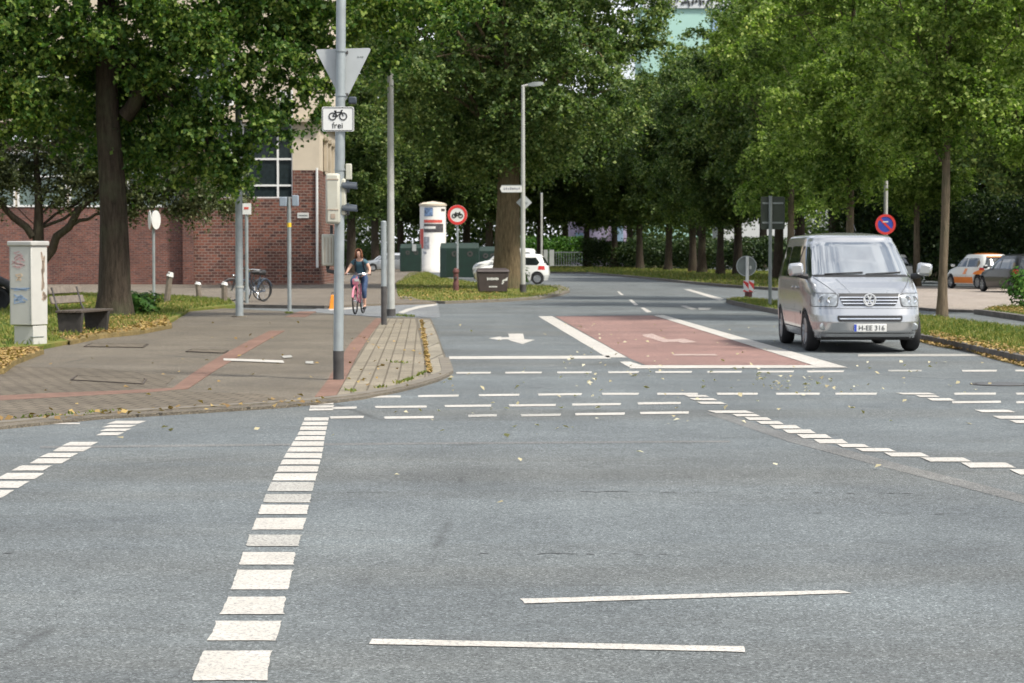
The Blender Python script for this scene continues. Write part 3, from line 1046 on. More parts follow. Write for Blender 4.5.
for y0, xa, xb, th in ((491, 540, 1024, 0.012), (553, 480, 700, 0.010), (553, -20, 60, 0.01), (492, 330, 520, 0.008), (512, 700, 1024, 0.008)):
    pts_ = []
    n_ = int((xb - xa) / 8)
    for i in range(n_ + 1):
        q = P(lerp(xa, xb, i / n_), y0 + rc_.gauss(0, 0.35) + 0.006 * (i * 8), 0.003)
        pts_.append(q)
    for a, b in zip(pts_[:-1], pts_[1:]):
        if rc_.random() < 0.38:
            w_ = th * rc_.uniform(0.5, 1.4)
            mb.flat([(a.x, a.y - w_, 0.003), (b.x, b.y - w_, 0.003), (b.x, b.y + w_, 0.003), (a.x, a.y + w_, 0.003)])
structure('road_crack', mb, M['crack'])

# inspection covers
def frame_cover(px, label):
    a = pp(px, LZ + 0.01)
    cen = sum(a, Vector()) / 4
    r0 = thing('inspection_cover', cen, label, 'cover')
    m = MB()
    loc = [p - cen for p in a]
    m.prism([(p.x * 0.94, p.y * 0.94) for p in loc], -0.02, 0.006)
    m.build('cover_plate', M['old_pavers'], r0, smooth=False)
    m = MB()
    for i in range(4):
        p, q = loc[i], loc[(i + 1) % 4]
        m.path([(p.x, p.y, -.004), (q.x, q.y, -.004)], 0.014, 4)
    m.build('cover_frame', M['wood_dark'], r0, smooth=False)


frame_cover([(71, 380), (143, 384), (146, 379), (76, 376)], 'long rectangular cover with dark frame in the pavement near the kerb')
frame_cover([(84, 346.5), (143, 347.5), (148, 344), (92, 343)], 'pale flat cover in the pavement in front of the bench')
frame_cover([(186, 351.5), (224, 353), (228, 350.4), (192, 349)], 'small dark cover beside the red paving strip')

cv = P(1000, 384, 0.006)
rt_ = thing('manhole_cover', cv, 'round dark manhole cover in the roadway at the right edge', 'cover')
m_ = MB()
m_.lathe([(0, 0.004), (0.29, 0.004), (0.30, -0.003)], 30)
m_.build('cover_plate', M['crack'], rt_)
m_ = MB()
m_.lathe([(0.31, -0.003), (0.31, 0.003), (0.37, 0.003), (0.37, -0.003)], 30)
m_.build('cover_frame', M['black_foot'], rt_)

# ------------------------------------------------------------------ grass blades and fallen leaves (stuff)
def in_poly(pts, poly):
    x, y = pts[:, 0], pts[:, 1]
    c = np.zeros(len(pts), bool)
    j = len(poly) - 1
    for i in range(len(poly)):
        xi, yi, xj, yj = poly[i][0], poly[i][1], poly[j][0], poly[j][1]
        k = ((yi > y) != (yj > y)) & (x < (xj - xi) * (y - yi) / (yj - yi + 1e-12) + xi)
        c ^= k
        j = i
    return c


def scatter_poly(px, z, n, seed):
    poly = [(p.x, p.y) for p in pp(px, z)]
    r = np.random.default_rng(seed)
    a = np.array(poly)
    lo, hi = a.min(0), a.max(0)
    out = []
    tot = 0
    for _ in range(60):
        q = r.uniform(lo, hi, (n, 2))
        q = q[in_poly(q, poly)]
        out.append(q)
        tot += len(q)
        if tot >= n:
            break
    q = np.concatenate(out)[:n]
    return np.concatenate([q, np.full((len(q), 1), z)], 1)


def blades(name, pts, h, w, mat, seed):
    r = np.random.default_rng(seed)
    n = len(pts)
    hh = h * r.uniform(0.4, 1.3, n)[:, None]
    a = r.uniform(0, 2 * math.pi, n)
    u = np.stack([np.cos(a), np.sin(a), np.zeros(n)], 1) * w
    lean = r.normal(0, 0.45, (n, 3)) * hh
    lean[:, 2] = 0
    top = pts + lean + np.array([0, 0, 1]) * hh
    mid = pts + lean * 0.35 + np.array([0, 0, 0.55]) * hh
    vs = np.stack([pts - u, pts + u, mid + u * 0.8, top, mid - u * 0.8], 1).reshape(-1, 3).astype(np.float32)
    me = bpy.data.meshes.new(name)
    me.from_pydata(vs.tolist(), [], [(5 * i, 5 * i + 1, 5 * i + 2, 5 * i + 3, 5 * i + 4) for i in range(n)])
    me.materials.append(mat)
    o = link(name, me)
    o['kind'] = 'stuff'
    return o


blades('grass', np.concatenate([
    scatter_poly([(727, 300), (757, 306.5), (790, 312.5), (880, 330), (930, 337), (1024, 356), (1150, 384), (1300, 419), (1300, 373), (1150, 346), (1024, 329), (930, 317), (830, 307), (745, 298.5)], 0.1, 26000, 1),
    scatter_poly(island_px, 0.06, 9000, 2),
    scatter_poly([(-20, 348), (0, 348), (40, 344), (105, 332), (165, 320), (190, 309), (232, 304), (230, 300), (165, 295), (60, 293), (-20, 293)], 0.095, 20000, 3),
    scatter_poly([(985, 311), (1024, 316), (1100, 327), (1250, 348), (1250, 312), (1060, 304), (1024, 305), (995, 307)], 0.1, 8000, 4),
]), 0.085, 0.012, M['grass_blade'], 5)
blades('verge_grass', scatter_poly([(500, 271.3), (552, 272), (587, 272.3), (634, 276), (727, 285), (830, 290.8), (860, 290), (774, 272), (680, 269), (552, 266.5)], 0.1, 12000, 6), 0.13, 0.03, M['grass_blade'], 7)
# weeds in the joints of the corner
wd = []
for px, py, n, s in [(393, 312, 0, 0)]:
    pass
wpts = []
for (x0, y0, x1, y1, n) in [(393, 315, 414, 316.5, 160), (396, 384, 413, 379, 90), (416, 377, 430, 370, 70), (345, 391, 356, 392, 25), (384, 362, 410, 364, 30), (286, 313, 292, 313, 50), (16, 419, 130, 411, 70), (375, 388, 385, 387, 30)]:
    t = rng.uniform(0, 1, n)
    for k in range(n):
        wpts.append(tuple(P(lerp(x0, x1, t[k]) + rng.normal(0, 1.0), lerp(y0, y1, t[k]) + rng.normal(0, 0.5), LZ)))
blades('weeds', np.array(wpts), 0.04, 0.012, M['grass_blade'], 8)


def flat_leaves(name, pts, size, mat, seed):
    r = np.random.default_rng(seed)
    pts = np.array(pts)
    pts[:, 2] += r.uniform(0.012, 0.035, len(pts))
    me = leaf_mesh(name, pts, size, mat, up=2.2, aspect=0.8, seed=seed)
    o = link(name, me)
    o['kind'] = 'stuff'
    return o


lp = []
for _ in range(95):   # on the crossing
    lp.append(tuple(P(rng.uniform(560, 1000), 362 + abs(rng.normal(0, 28)), 0)))
for _ in range(45):
    lp.append(tuple(P(rng.normal(800, 30), rng.normal(385, 5), 0)))
for _ in range(60):
    lp.append(tuple(P(rng.uniform(380, 620), rng.uniform(325, 440), 0)))
for _ in range(45):
    lp.append(tuple(P(rng.uniform(560, 840), rng.uniform(322, 364), 0)))
for px, py in [(613, 491), (397, 476), (520, 462), (878, 470), (775, 468), (165, 429), (120, 441), (257, 432), (500, 505), (640, 455), (333, 437), (171, 431)]:
    lp.append(tuple(P(px, py, 0)))
flat_leaves('fallen_leaves', lp, 0.062, M['pale_leaf'], 11)
lp = []
for _ in range(500):   # yellow line in the paver gutter
    t = rng.uniform(0, 1)
    lp.append(tuple(P(lerp(421.5, 429.5, t) + rng.normal(0, 0.8), lerp(321, 373, t), LZ)))
for _ in range(50):
    lp.append(tuple(P(rng.uniform(340, 440), rng.uniform(322, 388), LZ)))
for _ in range(45):
    lp.append(tuple(P(rng.uniform(-10, 330), rng.uniform(320, 415), LZ)))
for _ in range(60):
    x = rng.uniform(0, 330)
    lp.append(tuple(P(x, interp(x, [0, 330], [421, 401]) + rng.normal(0, 1.5), LZ)))
pts = scatter_poly([(52, 334), (70, 341), (100, 335), (140, 331), (172, 325), (165, 316), (128, 316), (90, 320), (60, 327)], 0.1, 1500, 12).tolist()
pts += scatter_poly([(-10, 352), (-10, 371), (4, 369), (16, 360), (44, 349), (20, 348)], 0.1, 900, 13).tolist()
flat_leaves('leaf_litter', lp + pts, 0.07, M['dry_leaf'], 14)
pts = scatter_poly([(905, 336), (930, 340), (975, 350), (1024, 361), (1060, 370), (1060, 376), (1024, 367), (985, 357), (965, 350.5), (940, 347), (915, 341)], 0.012, 1400, 15).tolist()
pts += scatter_poly([(930, 331), (1024, 349), (1060, 357), (1060, 364), (1024, 357), (930, 337)], 0.13, 700, 16).tolist()
pts += scatter_poly([(985, 309), (1024, 314), (1024, 308), (995, 307)], 0.13, 350, 17).tolist()
pts += scatter_poly([(398, 300), (445, 301.5), (500, 299.7), (500, 292), (440, 285), (400, 290)], 0.08, 700, 18).tolist()
pts += scatter_poly([(60, 312), (190, 308), (225, 302), (165, 297), (60, 296)], 0.11, 500, 19).tolist()
flat_leaves('leaf_litter', pts, 0.07, M['dry_leaf'], 20)

# ------------------------------------------------------------------ brick building on the left
BY = 105.0
bx0, bx1 = -60.0, X(320, BY)
root = thing('brick_building', (bx1, BY, 0), 'dark red brick corner building with beige plaster upper storeys behind the trees on the left', 'building')
x = lambda px: X(px, BY) - bx1
mb = MB()
mb.box(((x(188) + 0) / 2, 6, 2.125), (-x(188), 12, 4.25))                       # plinth storey up to the window sill
mb.box(((x(293) + 0) / 2, 6, 4.925), (-x(293), 12, 1.35))
mb.box(((x(188) + x(219)) / 2, 6, 5.975), (x(219) - x(188), 12, 3.45))
mb.build('wall', M['brick_rough'], root, smooth=False)
mb = MB()
mb.box(((bx0 - bx1 + x(188)) / 2, 6.3, 1.9), (x(188) - (bx0 - bx1), 12, 3.8))
mb.box((x(40), 6.45, 6.55), (x(188) - x(-300), 11.9, 0.9))
mb.build('wall', M['brick'], root, smooth=False)
mb = MB()
for a_, b_ in ((14, 18), (66, 70), (124, 128), (-46, -42), (-300, -100)):
    mb.box(((x(a_) + x(b_)) / 2, 6.28, 5.4), (x(b_) - x(a_), 12, 3.2))
mb.build('wall_panel', M['plaster_dark'], root, smooth=False)
mb = MB()
mb.box((x(189), -0.05, 3.85), (0.5, 0.4, 7.7))
mb.build('pilaster', M['brick'], root, smooth=False)
mb = MB()
mb.box(((x(293) + 0) / 2, 6.02, 6.75), (-x(293), 12, 2.3))
mb.box(((bx0 - bx1) / 2, 6.1, 12.45), (-(bx0 - bx1), 12, 9.1))
mb.build('upper_wall', M['plaster'], root, smooth=False)
mb = MB()
mb.box((0.16 - 12, -0.10, 7.98), (24.2, 0.5, 0.16))
mb.box((0.14, 6, 7.96), (0.34, 11.4, 0.14))
mb.build('cornice', M['plaster_dark'], root, smooth=False)
# side face recesses with ledges
mb = MB()
mb.box((0.02, 6.2, 6.6), (0.06, 7.5, 2.2))
mb.build('side_panel', M['plaster_dark'], root, smooth=False)
for k in range(5):
    mb = MB()
    mb.box((0.12, 2.2 + k * 2.0, 6.37 - 0.05 * k), (0.16, 0.5, 1.5))
    mb.box((0.16, 2.2 + k * 2.0, 7.2 - 0.05 * k), (0.22, 0.7, 0.16))
    mb.build('ledge', M['plaster_dark'], root, smooth=False)
mb = MB()
mb.path([(-0.12, -0.09, 0.9), (-0.12, -0.09, 5.7)], 0.06, 8)
mb.build('downpipe', M['white_frame'], root)


def b_window(px0, px1, y_t, y_b, cols, rows, gmat, depth=0.12, yoff=0.0):
    za, zb = Z(y_b, BY), Z(y_t, BY)
    xa, xb = x(px0), x(px1)
    fr = MB()
    t = 0.09
    yy = depth + yoff
    for xx in [xa + (xb - xa) * c for c in cols]:
        fr.box((xx, yy, (za + zb) / 2), (t, 0.09, zb - za))
    for zz in [za + (zb - za) * c for c in rows]:
        fr.box(((xa + xb) / 2, yy, zz), (xb - xa + t, 0.085, t))
    f = fr.build('window', M['white_frame'], root, smooth=False)
    g = MB()
    g.box(((xa + xb) / 2, yy + 0.06, (za + zb) / 2), (xb - xa, 0.03, zb - za))
    g.build('pane', gmat, f, smooth=False)


b_window(219, 293, 125, 198, [0, 0.17, 0.33, 0.8, 1.0], [0, 0.17, 0.53, 1.0], M['win_dark'])
b_window(281, 293, 92, 117, [0, 0.5, 1], [0, 1], M['win_dark'], -0.03)
for a, b in ((-100, -46), (-42, 14), (18, 66), (70, 124), (128, 186)):
    b_window(a, b, 152, 206, [0, 1.0], [0, 0.55, 1.0], M['win_teal'], 0.3)
for a in (30, 110, 190):
    b_window(a, a + 44, 60, 105, [0, 0.5, 1.0], [0, 0.6, 1.0], M['win_dark'], 0.03)
mb = MB()
mb.box((x(303.5), -0.02, Z(215.5, BY)), (0.55, 0.05, 0.26))
f = mb.build('plaque', M['sign_white'], root, smooth=False)
mb = MB()
mb.box((x(303.5), -0.05, Z(215.5, BY)), (0.42, 0.012, 0.05))
mb.build('plaque_text', M['sign_back_dark'], f, smooth=False)

# ------------------------------------------------------------------ far buildings
DY = 300.0
root = thing('tower_block', (X(680, DY), DY, 0), 'tall pale mint block showing above the trees with black lettering along its top', 'building')
mb = MB()
mb.box((0.9, 8, 18.0), (12.6, 16, 36))
mb.build('wall', M['mint'], root, smooth=False)
mb = MB()
mb.box((0.9, -0.2, Z(4.5, DY)), (12.4, 0.3, 1.5))
ba = mb.build('lettering_band', M['facade_white'], root, smooth=False)
mb = MB()
rr = random.Random(3)
for k in range(17):
    px = 651 + k * 3.6
    for q in range(3):
        a = Vector((X(px + rr.uniform(-1, 2.6), DY) - X(680, DY), -0.4, Z(rr.uniform(0.5, 8.5), DY)))
        b = Vector((X(px + rr.uniform(-1, 2.6), DY) - X(680, DY), -0.4, Z(rr.uniform(0.5, 8.5), DY)))
        mb.path([a, b], 0.11, 4)
mb.build('lettering', M['sign_black'], ba, smooth=False)
mb = MB()
mb.path([Vector((X(px, DY) - X(680, DY), -0.12, Z(py, DY))) for px, py in ((657, 29), (658.5, 24.5), (661, 23), (662, 25), (659.5, 28), (658.5, 32))], 0.22, 6)
mb.build('emblem', M['sign_black'], root, smooth=False)
mb = MB()
mb.box((X(716, DY) - X(680, DY), -0.05, 30), (1.4, 0.3, 12))
mb.build('stripe', M['mural_blue'], root, smooth=False)


def far_block(px0, px1, Y, h, mat, label, wins=True):
    r0 = thing('office_building', (X((px0 + px1) / 2, Y), Y, 0), label, 'building')
    w = X(px1, Y) - X(px0, Y)
    m = MB()
    m.box((0, 6, h / 2), (w, 12, h))
    m.build('wall', mat, r0, smooth=False)
    n = max(2, int(w / 3.2))
    for k in range(n):
        for z in range(int(h / 3.4)):
            g = MB()
            g.box((-w / 2 + (k + 0.5) * w / n, -0.02, 1.9 + z * 3.4), (w / n * 0.6, 0.1, 1.7))
            g.build('window', M['win_dark'], r0, smooth=False)


far_block(958, 1110, 150, 12, M['facade_blue'], 'long blue grey building far behind the parked cars on the right')
far_block(722, 790, 245, 6, M['facade_white'], 'pale low building showing between dark trunks behind the road sign')

# mural wall, cream board, fence panels, hedge beyond the far kerb
o = MB()
o.box((0, 0, 2.6), (7.0, 0.3, 5.2))
root = thing('mural_wall', (X(598, 256), 256, 0), 'wall painted in lilac and blue far behind the trees at the bend', 'wall')
o.build('wall_face', M['mural'], root, smooth=False)
o = MB()
o.box((2.3, -0.2, 2.6), (1.3, 0.12, 4.6))
o.box((-2.2, -0.2, 2.2), (0.9, 0.12, 3.4))
o.build('painted_panel', M['mural_blue'], root, smooth=False)
root = thing('notice_board', (X(604, 232), 232, 0), 'cream board on dark legs behind the far verge', 'board')
o = MB()
o.box((0, 0, 1.5), (1.45, 0.12, 1.15))
o.build('panel', M['cream_board'], root, smooth=False)
for s in (-1, 1):
    o = MB()
    o.box((0.85 * s, 0, 1.0), (0.14, 0.14, 2.0))
    o.build('leg', M['black_foot'], root, smooth=False)
root = thing('metal_fence', (X(560, 236), 236, 0), 'grey metal fence with upright bars at the far bend of the road', 'fence')
o = MB()
for k in range(26):
    o.box((-3.5 + k * 0.28, 0, 0.85), (0.05, 0.05, 1.7))
o.box((0, 0.0, 1.62), (7.2, 0.06, 0.08))
o.box((0, 0.0, 0.2), (7.2, 0.06, 0.08))
o.build('bars', M['fence_grey'], root, smooth=False)
for s in (-1.6, -0.9):
    o = MB()
    o.box((s, -0.08, 0.95), (0.5, 0.05, 1.9))
    o.build('panel', M['sign_back'], root, smooth=False)


def hedge(px0, px1, Y0, Y1, h, w, n, leaf, label, seed, mat='leaf_dark'):
    a, b = Vector((X(px0, Y0), Y0, 0)), Vector((X(px1, Y1), Y1, 0))
    r0 = thing('hedge', (a + b) / 2, label, 'hedge')
    r = np.random.default_rng(seed)
    t = r.uniform(0, 1, n)
    d = (b - a)
    nr = Vector((-d.y, d.x, 0)).normalized()
    k = r.normal(0, w / 2, n)
    hh = h * (0.82 + 0.2 * np.sin(t * 37) * np.cos(t * 13)) * r.uniform(0, 1, n) ** 0.6
    c = np.stack([(t - .5) * d.x + nr.x * k, (t - .5) * d.y + nr.y * k, hh + 0.05], 1)
    link('foliage', leaf_mesh('foliage', c, leaf, M[mat], up=0.6, seed=seed), r0)


hedge(588, 800, 222, 172, 3.1, 1.4, 34000, 0.22, 'low dark hedge running behind the far verge and its tree trunks', 31, 'leaf_shaded')
hedge(520, 590, 244, 240, 3.6, 2.0, 9000, 0.24, 'rounded bright green hedge at the far bend of the road', 32, 'leaf_bush')
hedge(845, 965, 118, 112, 4.8, 1.6, 32000, 0.16, 'dark shrub hedge along the back of the forecourt behind the silver van', 33, 'leaf_shaded')
hedge(955, 1080, 106, 98, 4.6, 1.2, 24000, 0.16, 'tall dark hedge behind the parked orange and white car', 34, 'leaf_shaded')
hedge(330, 405, 215, 205, 2.6, 2.0, 9000, 0.22, 'dark hedge at the end of the footpath beyond the cyclist', 35)
# green plant by the right edge
def bush(px, py, h, w, n, leaf, mat, label, seed, z=0.05, name='shrub'):
    p = P(px, py, z)
    r0 = thing(name, p, label, 'plant')
    r = np.random.default_rng(seed)
    d = r.normal(size=(n, 3))
    d /= np.linalg.norm(d, axis=1)[:, None]
    k = r.uniform(0.2, 1, n)[:, None] ** 0.5
    c = d * k * np.array([w / 2, w / 2, h / 2]) * (1 + 0.25 * np.sin(d[:, :1] * 6 + d[:, 2:] * 5))
    c[:, 2] += h * 0.52
    link('foliage', leaf_mesh('foliage', c, leaf, M[mat], up=0.7, droop=0.3, seed=seed), r0)
    m = MB()
    rr = random.Random(seed)
    for q in range(7):
        m.path([(rr.uniform(-.05, .05), rr.uniform(-.05, .05), 0), (rr.uniform(-.3, .3) * w, rr.uniform(-.3, .3) * w, h * 0.7)], [0.015, 0.006], 5)
    m.build('stem', M['bark_young'], r0, fix=False)
    return r0


bush(1026, 308, 1.1, 1.3, 900, 0.12, 'leaf_bush', 'dark green shrub in the planted corner at the right edge', 41, 0.1)
bush(141, 316, 0.62, 1.0, 700, 0.12, 'leaf_bush', 'bright green sprouting plant at the foot of the big left tree', 42, 0.06)
bush(520, 287, 0.95, 0.9, 400, 0.14, 'leaf_bush', 'bright green shoots beside the great trunk on the grass island', 43, 0.06)

# ------------------------------------------------------------------ far wood and trees
rw = np.random.default_rng(77)
nw = 70000
xw = rw.uniform(-40, 85, nw)
yw = rw.uniform(272, 288, nw)
top = 11 + 3.0 * np.sin(xw * 0.35) + 2.0 * np.sin(xw * 0.93 + 1)
zw_ = top * rw.uniform(0, 1, nw) ** 1.25
wood = link('far_wood', leaf_mesh('far_wood', np.stack([xw, yw, zw_], 1), 0.55, M['leaf_dark'], up=0.5, seed=78))
wood['kind'] = 'stuff'
# ------------------------------------------------------------------ trees
# large tree on the left with the dark trunk
p = P(115, 317, 0.06)
YL = p.y


def lob_px(lst, tr):
    """lobes given by where they hang beside the trunk: pixel, depth offset, radii in metres"""
    return [((px - 115) / FPX * YL + dy * 0, dy, Z(py, YL), rx, rz) for px, py, dy, rx, rz in lst]


LT = make_tree('linden_tree', 'large tree with thick dark trunk beside the bench and foliage hanging over the pavement', 'tree', p, 9.5, 0.38, 0.22,
               lob_px([(-20, 120, -.6, 1.3, 1.0), (20, 100, -.8, 1.4, 1.1), (52, 108, .2, 1.0, 0.85), (30, 50, -1.0, 1.7, 1.2), (78, 60, .8, 1.2, 1.0), (-40, 40, 0, 1.8, 1.4), (70, 10, -1.2, 1.7, 1.0), (20, -20, -1.2, 2.0, 1.2),
                       (112, -14, -1.3, 1.3, .7), (118, 60, 1.6, 1.6, 1.2), (160, 40, -1.0, 1.4, 1.1), (148, 128, .9, 1.0, 1.0), (165, 165, .5, .9, .7), (135, 150, 1.2, .8, .8), (140, 95, 1.4, 1.2, 1.0), (80, 130, 1.3, 1.1, .9), (180, 100, -.3, 1.35, 1.1), (185, 152, 0, 1.0, .9), (212, 138, -.5, 1.15, .95), (205, 60, -.8, 1.5, 1.2), (240, 160, 0, .8, .75), (232, 178, -.2, .5, .4),
                       (262, 138, .2, .78, .7), (250, 95, -.4, 1.2, 1.0), (280, 100, 0, .9, .75), (262, 40, -.6, 1.5, 1.2), (306, 88, 0, .7, .5), (318, 60, .2, .8, .6), (305, 25, -.3, 1.2, .9), (340, 15, .2, 1.0, .8), (375, 20, .2, 1.2, .7), (420, 15, .3, 1.3, .7), (455, 5, .2, 1.0, .6), (388, 60, .3, .25, .2),
                       (210, 0, -1, 2, 1.3), (300, -20, 0, 2, 1.2)], 0) + [(-1, 0, 10.6, 3.0, 1.6), (2.6, 0, 10.8, 3.0, 1.6), (5.6, 0, 10.2, 2.4, 1.3), (-3.4, 0, 11.5, 2.6, 1.7), (0.5, 0, 13.5, 3.4, 2.0)],
               11.5, 200, 0.58, 0.12, M['leaf_left'], M['bark_big'], 101, limbs=22, lean=(-0.12, 0.1), limb_from=0.72, droop=0.6, up=0.3, shell=0.15,
               fork=[((0.28, 0, 4.9), (0.95, -0.5, 6.0), 0.20, 0.15)])
# tree with olive leaves behind the cabinet
p = P(37, 298, 0.06)
OT = make_tree('willow_leaved_tree', 'smaller tree with forked trunk and thin olive leaves behind the grey cabinet', 'tree', p, 4.9, 0.24, 0.05,
          [(-1.8, .1, 3.2, 1.0, .8), (0.9, .3, 3.3, .9, .7), (2.5, .2, 3.0, .9, .7), (4.1, .3, 2.9, .8, .7), (-1.6, 0, 4.3, 1.2, 1.0), (0.4, 0.2, 4.6, 1.2, 1.0), (1.9, 0.1, 4.0, 1.1, 0.9), (3.2, 0.2, 3.7, 1.2, 1.1), (4.6, 0.3, 3.5, 1.0, 1.0), (5.6, 0.4, 3.2, 0.8, 0.8), (-2.6, 0, 5.4, 1.4, 1.1), (1.0, 0, 5.8, 1.6, 1.1), (3.0, 0, 5.2, 1.5, 1.1), (-0.6, 0.1, 3.7, .9, .7)],
          38, 130, 0.62, 0.095, M['leaf_olive'], M['bark_big'], 111, limbs=14, droop=0.5, shell=0.2,
          fork=[((0.1, 0, 1.0), (1.9, -0.2, 3.3), 0.15, 0.07), ((0.9, -0.1, 2.1), (2.2, 0, 2.6), 0.07, 0.03), ((1.2, -0.1, 3.4), (2.8, 0, 4.4), 0.09, 0.04), ((-0.1, 0, 1.8), (-1.6, 0, 3.4), 0.12, 0.06)])
OT.scale = (1.17, 1.17, 1.17)
# great tree in the middle
p = P(507, 288.5, 0.06)
lob = [(0, 0, 15.5, 4.2, 2.6), (-4.2, 0, 13.2, 3.0, 2.2), (3.6, 0, 13.0, 2.8, 2.2), (-5.6, -1, 9.8, 2.4, 1.8), (4.4, -1, 9.6, 2.3, 1.8), (-2.4, -2.5, 10.6, 2.5, 1.8), (2.2, -2.6, 11.0, 2.5, 1.8),
       (-3.4, -1.6, 7.6, 2.1, 1.4), (3.4, -1.2, 7.4, 1.9, 1.3), (-6.3, 0.4, 7.2, 1.7, 1.2), (5.6, 0.4, 7.3, 1.4, 1.0), (0.2, -2.2, 8.5, 1.9, 1.3), (-1.6, -1.2, 6.3, 1.3, 0.9), (-4.8, 0, 5.8, 1.4, .9), (5.0, 0.2, 5.9, 1.2, .8), (1.8, .6, 6.8, 1.2, .9), (0, 2.5, 10, 3, 2), (-2.5, -1.6, 12.6, 2.3, 1.6), (2.6, -1.5, 13.4, 2.3, 1.6), (5.3, 0, 10.9, 1.4, 1.2), (-6.8, 0, 11.6, 1.8, 1.3)]
make_tree('great_tree', 'great tree with a very thick trunk standing on the grass island behind the brown bin', 'tree', p, 12, 0.55, 0.38, shell_lobes(44, 14.0, 5.0, 17.5, 1.75, 121, dx=-0.1) + [(0, 0, 10, 2.2, 2.2), (0, 0, 13, 2.2, 2.0), (5.5, -.3, 11.6, 1.6, 1.2), (4.4, 0, 15.6, 1.8, 1.3), (5.9, 0, 12.6, 1.5, 1.2), (5.9, -.2, 10.4, 1.4, 1.1), (1.5, 2.2, 14.2, 2.6, 2.2), (-1.5, 2.2, 12.0, 2.6, 2.2), (2.6, 2.2, 11.0, 2.4, 2.0)], 4.4, 260, 0.95, 0.16, M['leaf_mid'], M['bark_mid'], 121, limbs=30, lean=(0.5, 0), droop=0.5, shell=0.45)
# young trees on the median
def young(px, Y, label, seed, h=11.5, w=6.0, zb=4.2, r0=0.12, n=26):
    return make_tree('street_tree', label, 'tree', (X(px, Y), Y, 0.1), h * 0.72, r0, 0.06, shell_lobes(n, w, zb + 0.2, h, 1.12, seed, rz=0.62) + [(0, -0.7, zb + 1.6 + q * 1.3, 1.0, 0.8) for q in range(5)], 15, 230, 0.50, 0.11, M['leaf_right'], M['bark_young'], seed, group='young trees on the median', limbs=20, droop=0.5, shell=0.35, lean=(0.1, 0))


T1 = young(942, 51.5, 'slim young tree in the median grass right of the silver van', 131, zb=3.7, w=6.2)
T2 = young(848, 64, 'young tree whose thin trunk rises behind the roof of the silver van', 132, h=12.5, w=6.6, zb=3.0, r0=0.13)
T3 = young(790, 74, 'young tree whose trunk rises left of the van roof behind the grey sign back', 133, h=13.0, w=6.4, zb=3.1, r0=0.135)


def clone_tree(src, px, Y, rz, s, label, group='young trees on the median', sz=None):
    c = copy_tree(src)
    c.location = (X(px, Y), Y, 0.05)
    c.rotation_euler = (0, 0, rz)
    c.scale = (s, s, sz or s)
    tag(c, label, 'tree', group)
    return c


clone_tree(T1, 1030, 58, 2.1, 1.0, 'young tree cut by the right edge of the view in front of the black car', sz=1.0)
clone_tree(T2, 917, 104, 4.0, 1.25, 'leafy tree behind the no stopping sign beyond the forecourt', sz=1.1)
# older dark trees: far kerb row and the grove behind
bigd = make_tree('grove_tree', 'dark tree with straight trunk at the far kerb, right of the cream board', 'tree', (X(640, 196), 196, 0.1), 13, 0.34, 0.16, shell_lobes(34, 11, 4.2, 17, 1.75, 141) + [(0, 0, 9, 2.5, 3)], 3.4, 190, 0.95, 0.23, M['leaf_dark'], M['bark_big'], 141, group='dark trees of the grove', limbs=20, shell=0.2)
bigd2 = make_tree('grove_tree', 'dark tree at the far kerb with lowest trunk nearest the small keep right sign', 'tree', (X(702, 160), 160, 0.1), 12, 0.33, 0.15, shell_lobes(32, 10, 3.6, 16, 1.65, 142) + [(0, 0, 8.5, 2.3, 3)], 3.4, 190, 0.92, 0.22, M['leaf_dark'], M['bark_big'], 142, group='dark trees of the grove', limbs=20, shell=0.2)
gmid = make_tree('grove_tree', 'tall lighter green tree of the grove behind the keep right sign', 'tree', (X(778, 128), 128, 0.0), 14, 0.32, 0.14, shell_lobes(38, 10.5, 4.4, 18.5, 1.7, 143) + [(0, 0, 10, 2.3, 3.5)], 3.6, 210, 0.9, 0.19, M['leaf_mid'], M['bark_big'], 143, group='dark trees of the grove', limbs=20, shell=0.2)
G = 'dark trees of the grove'
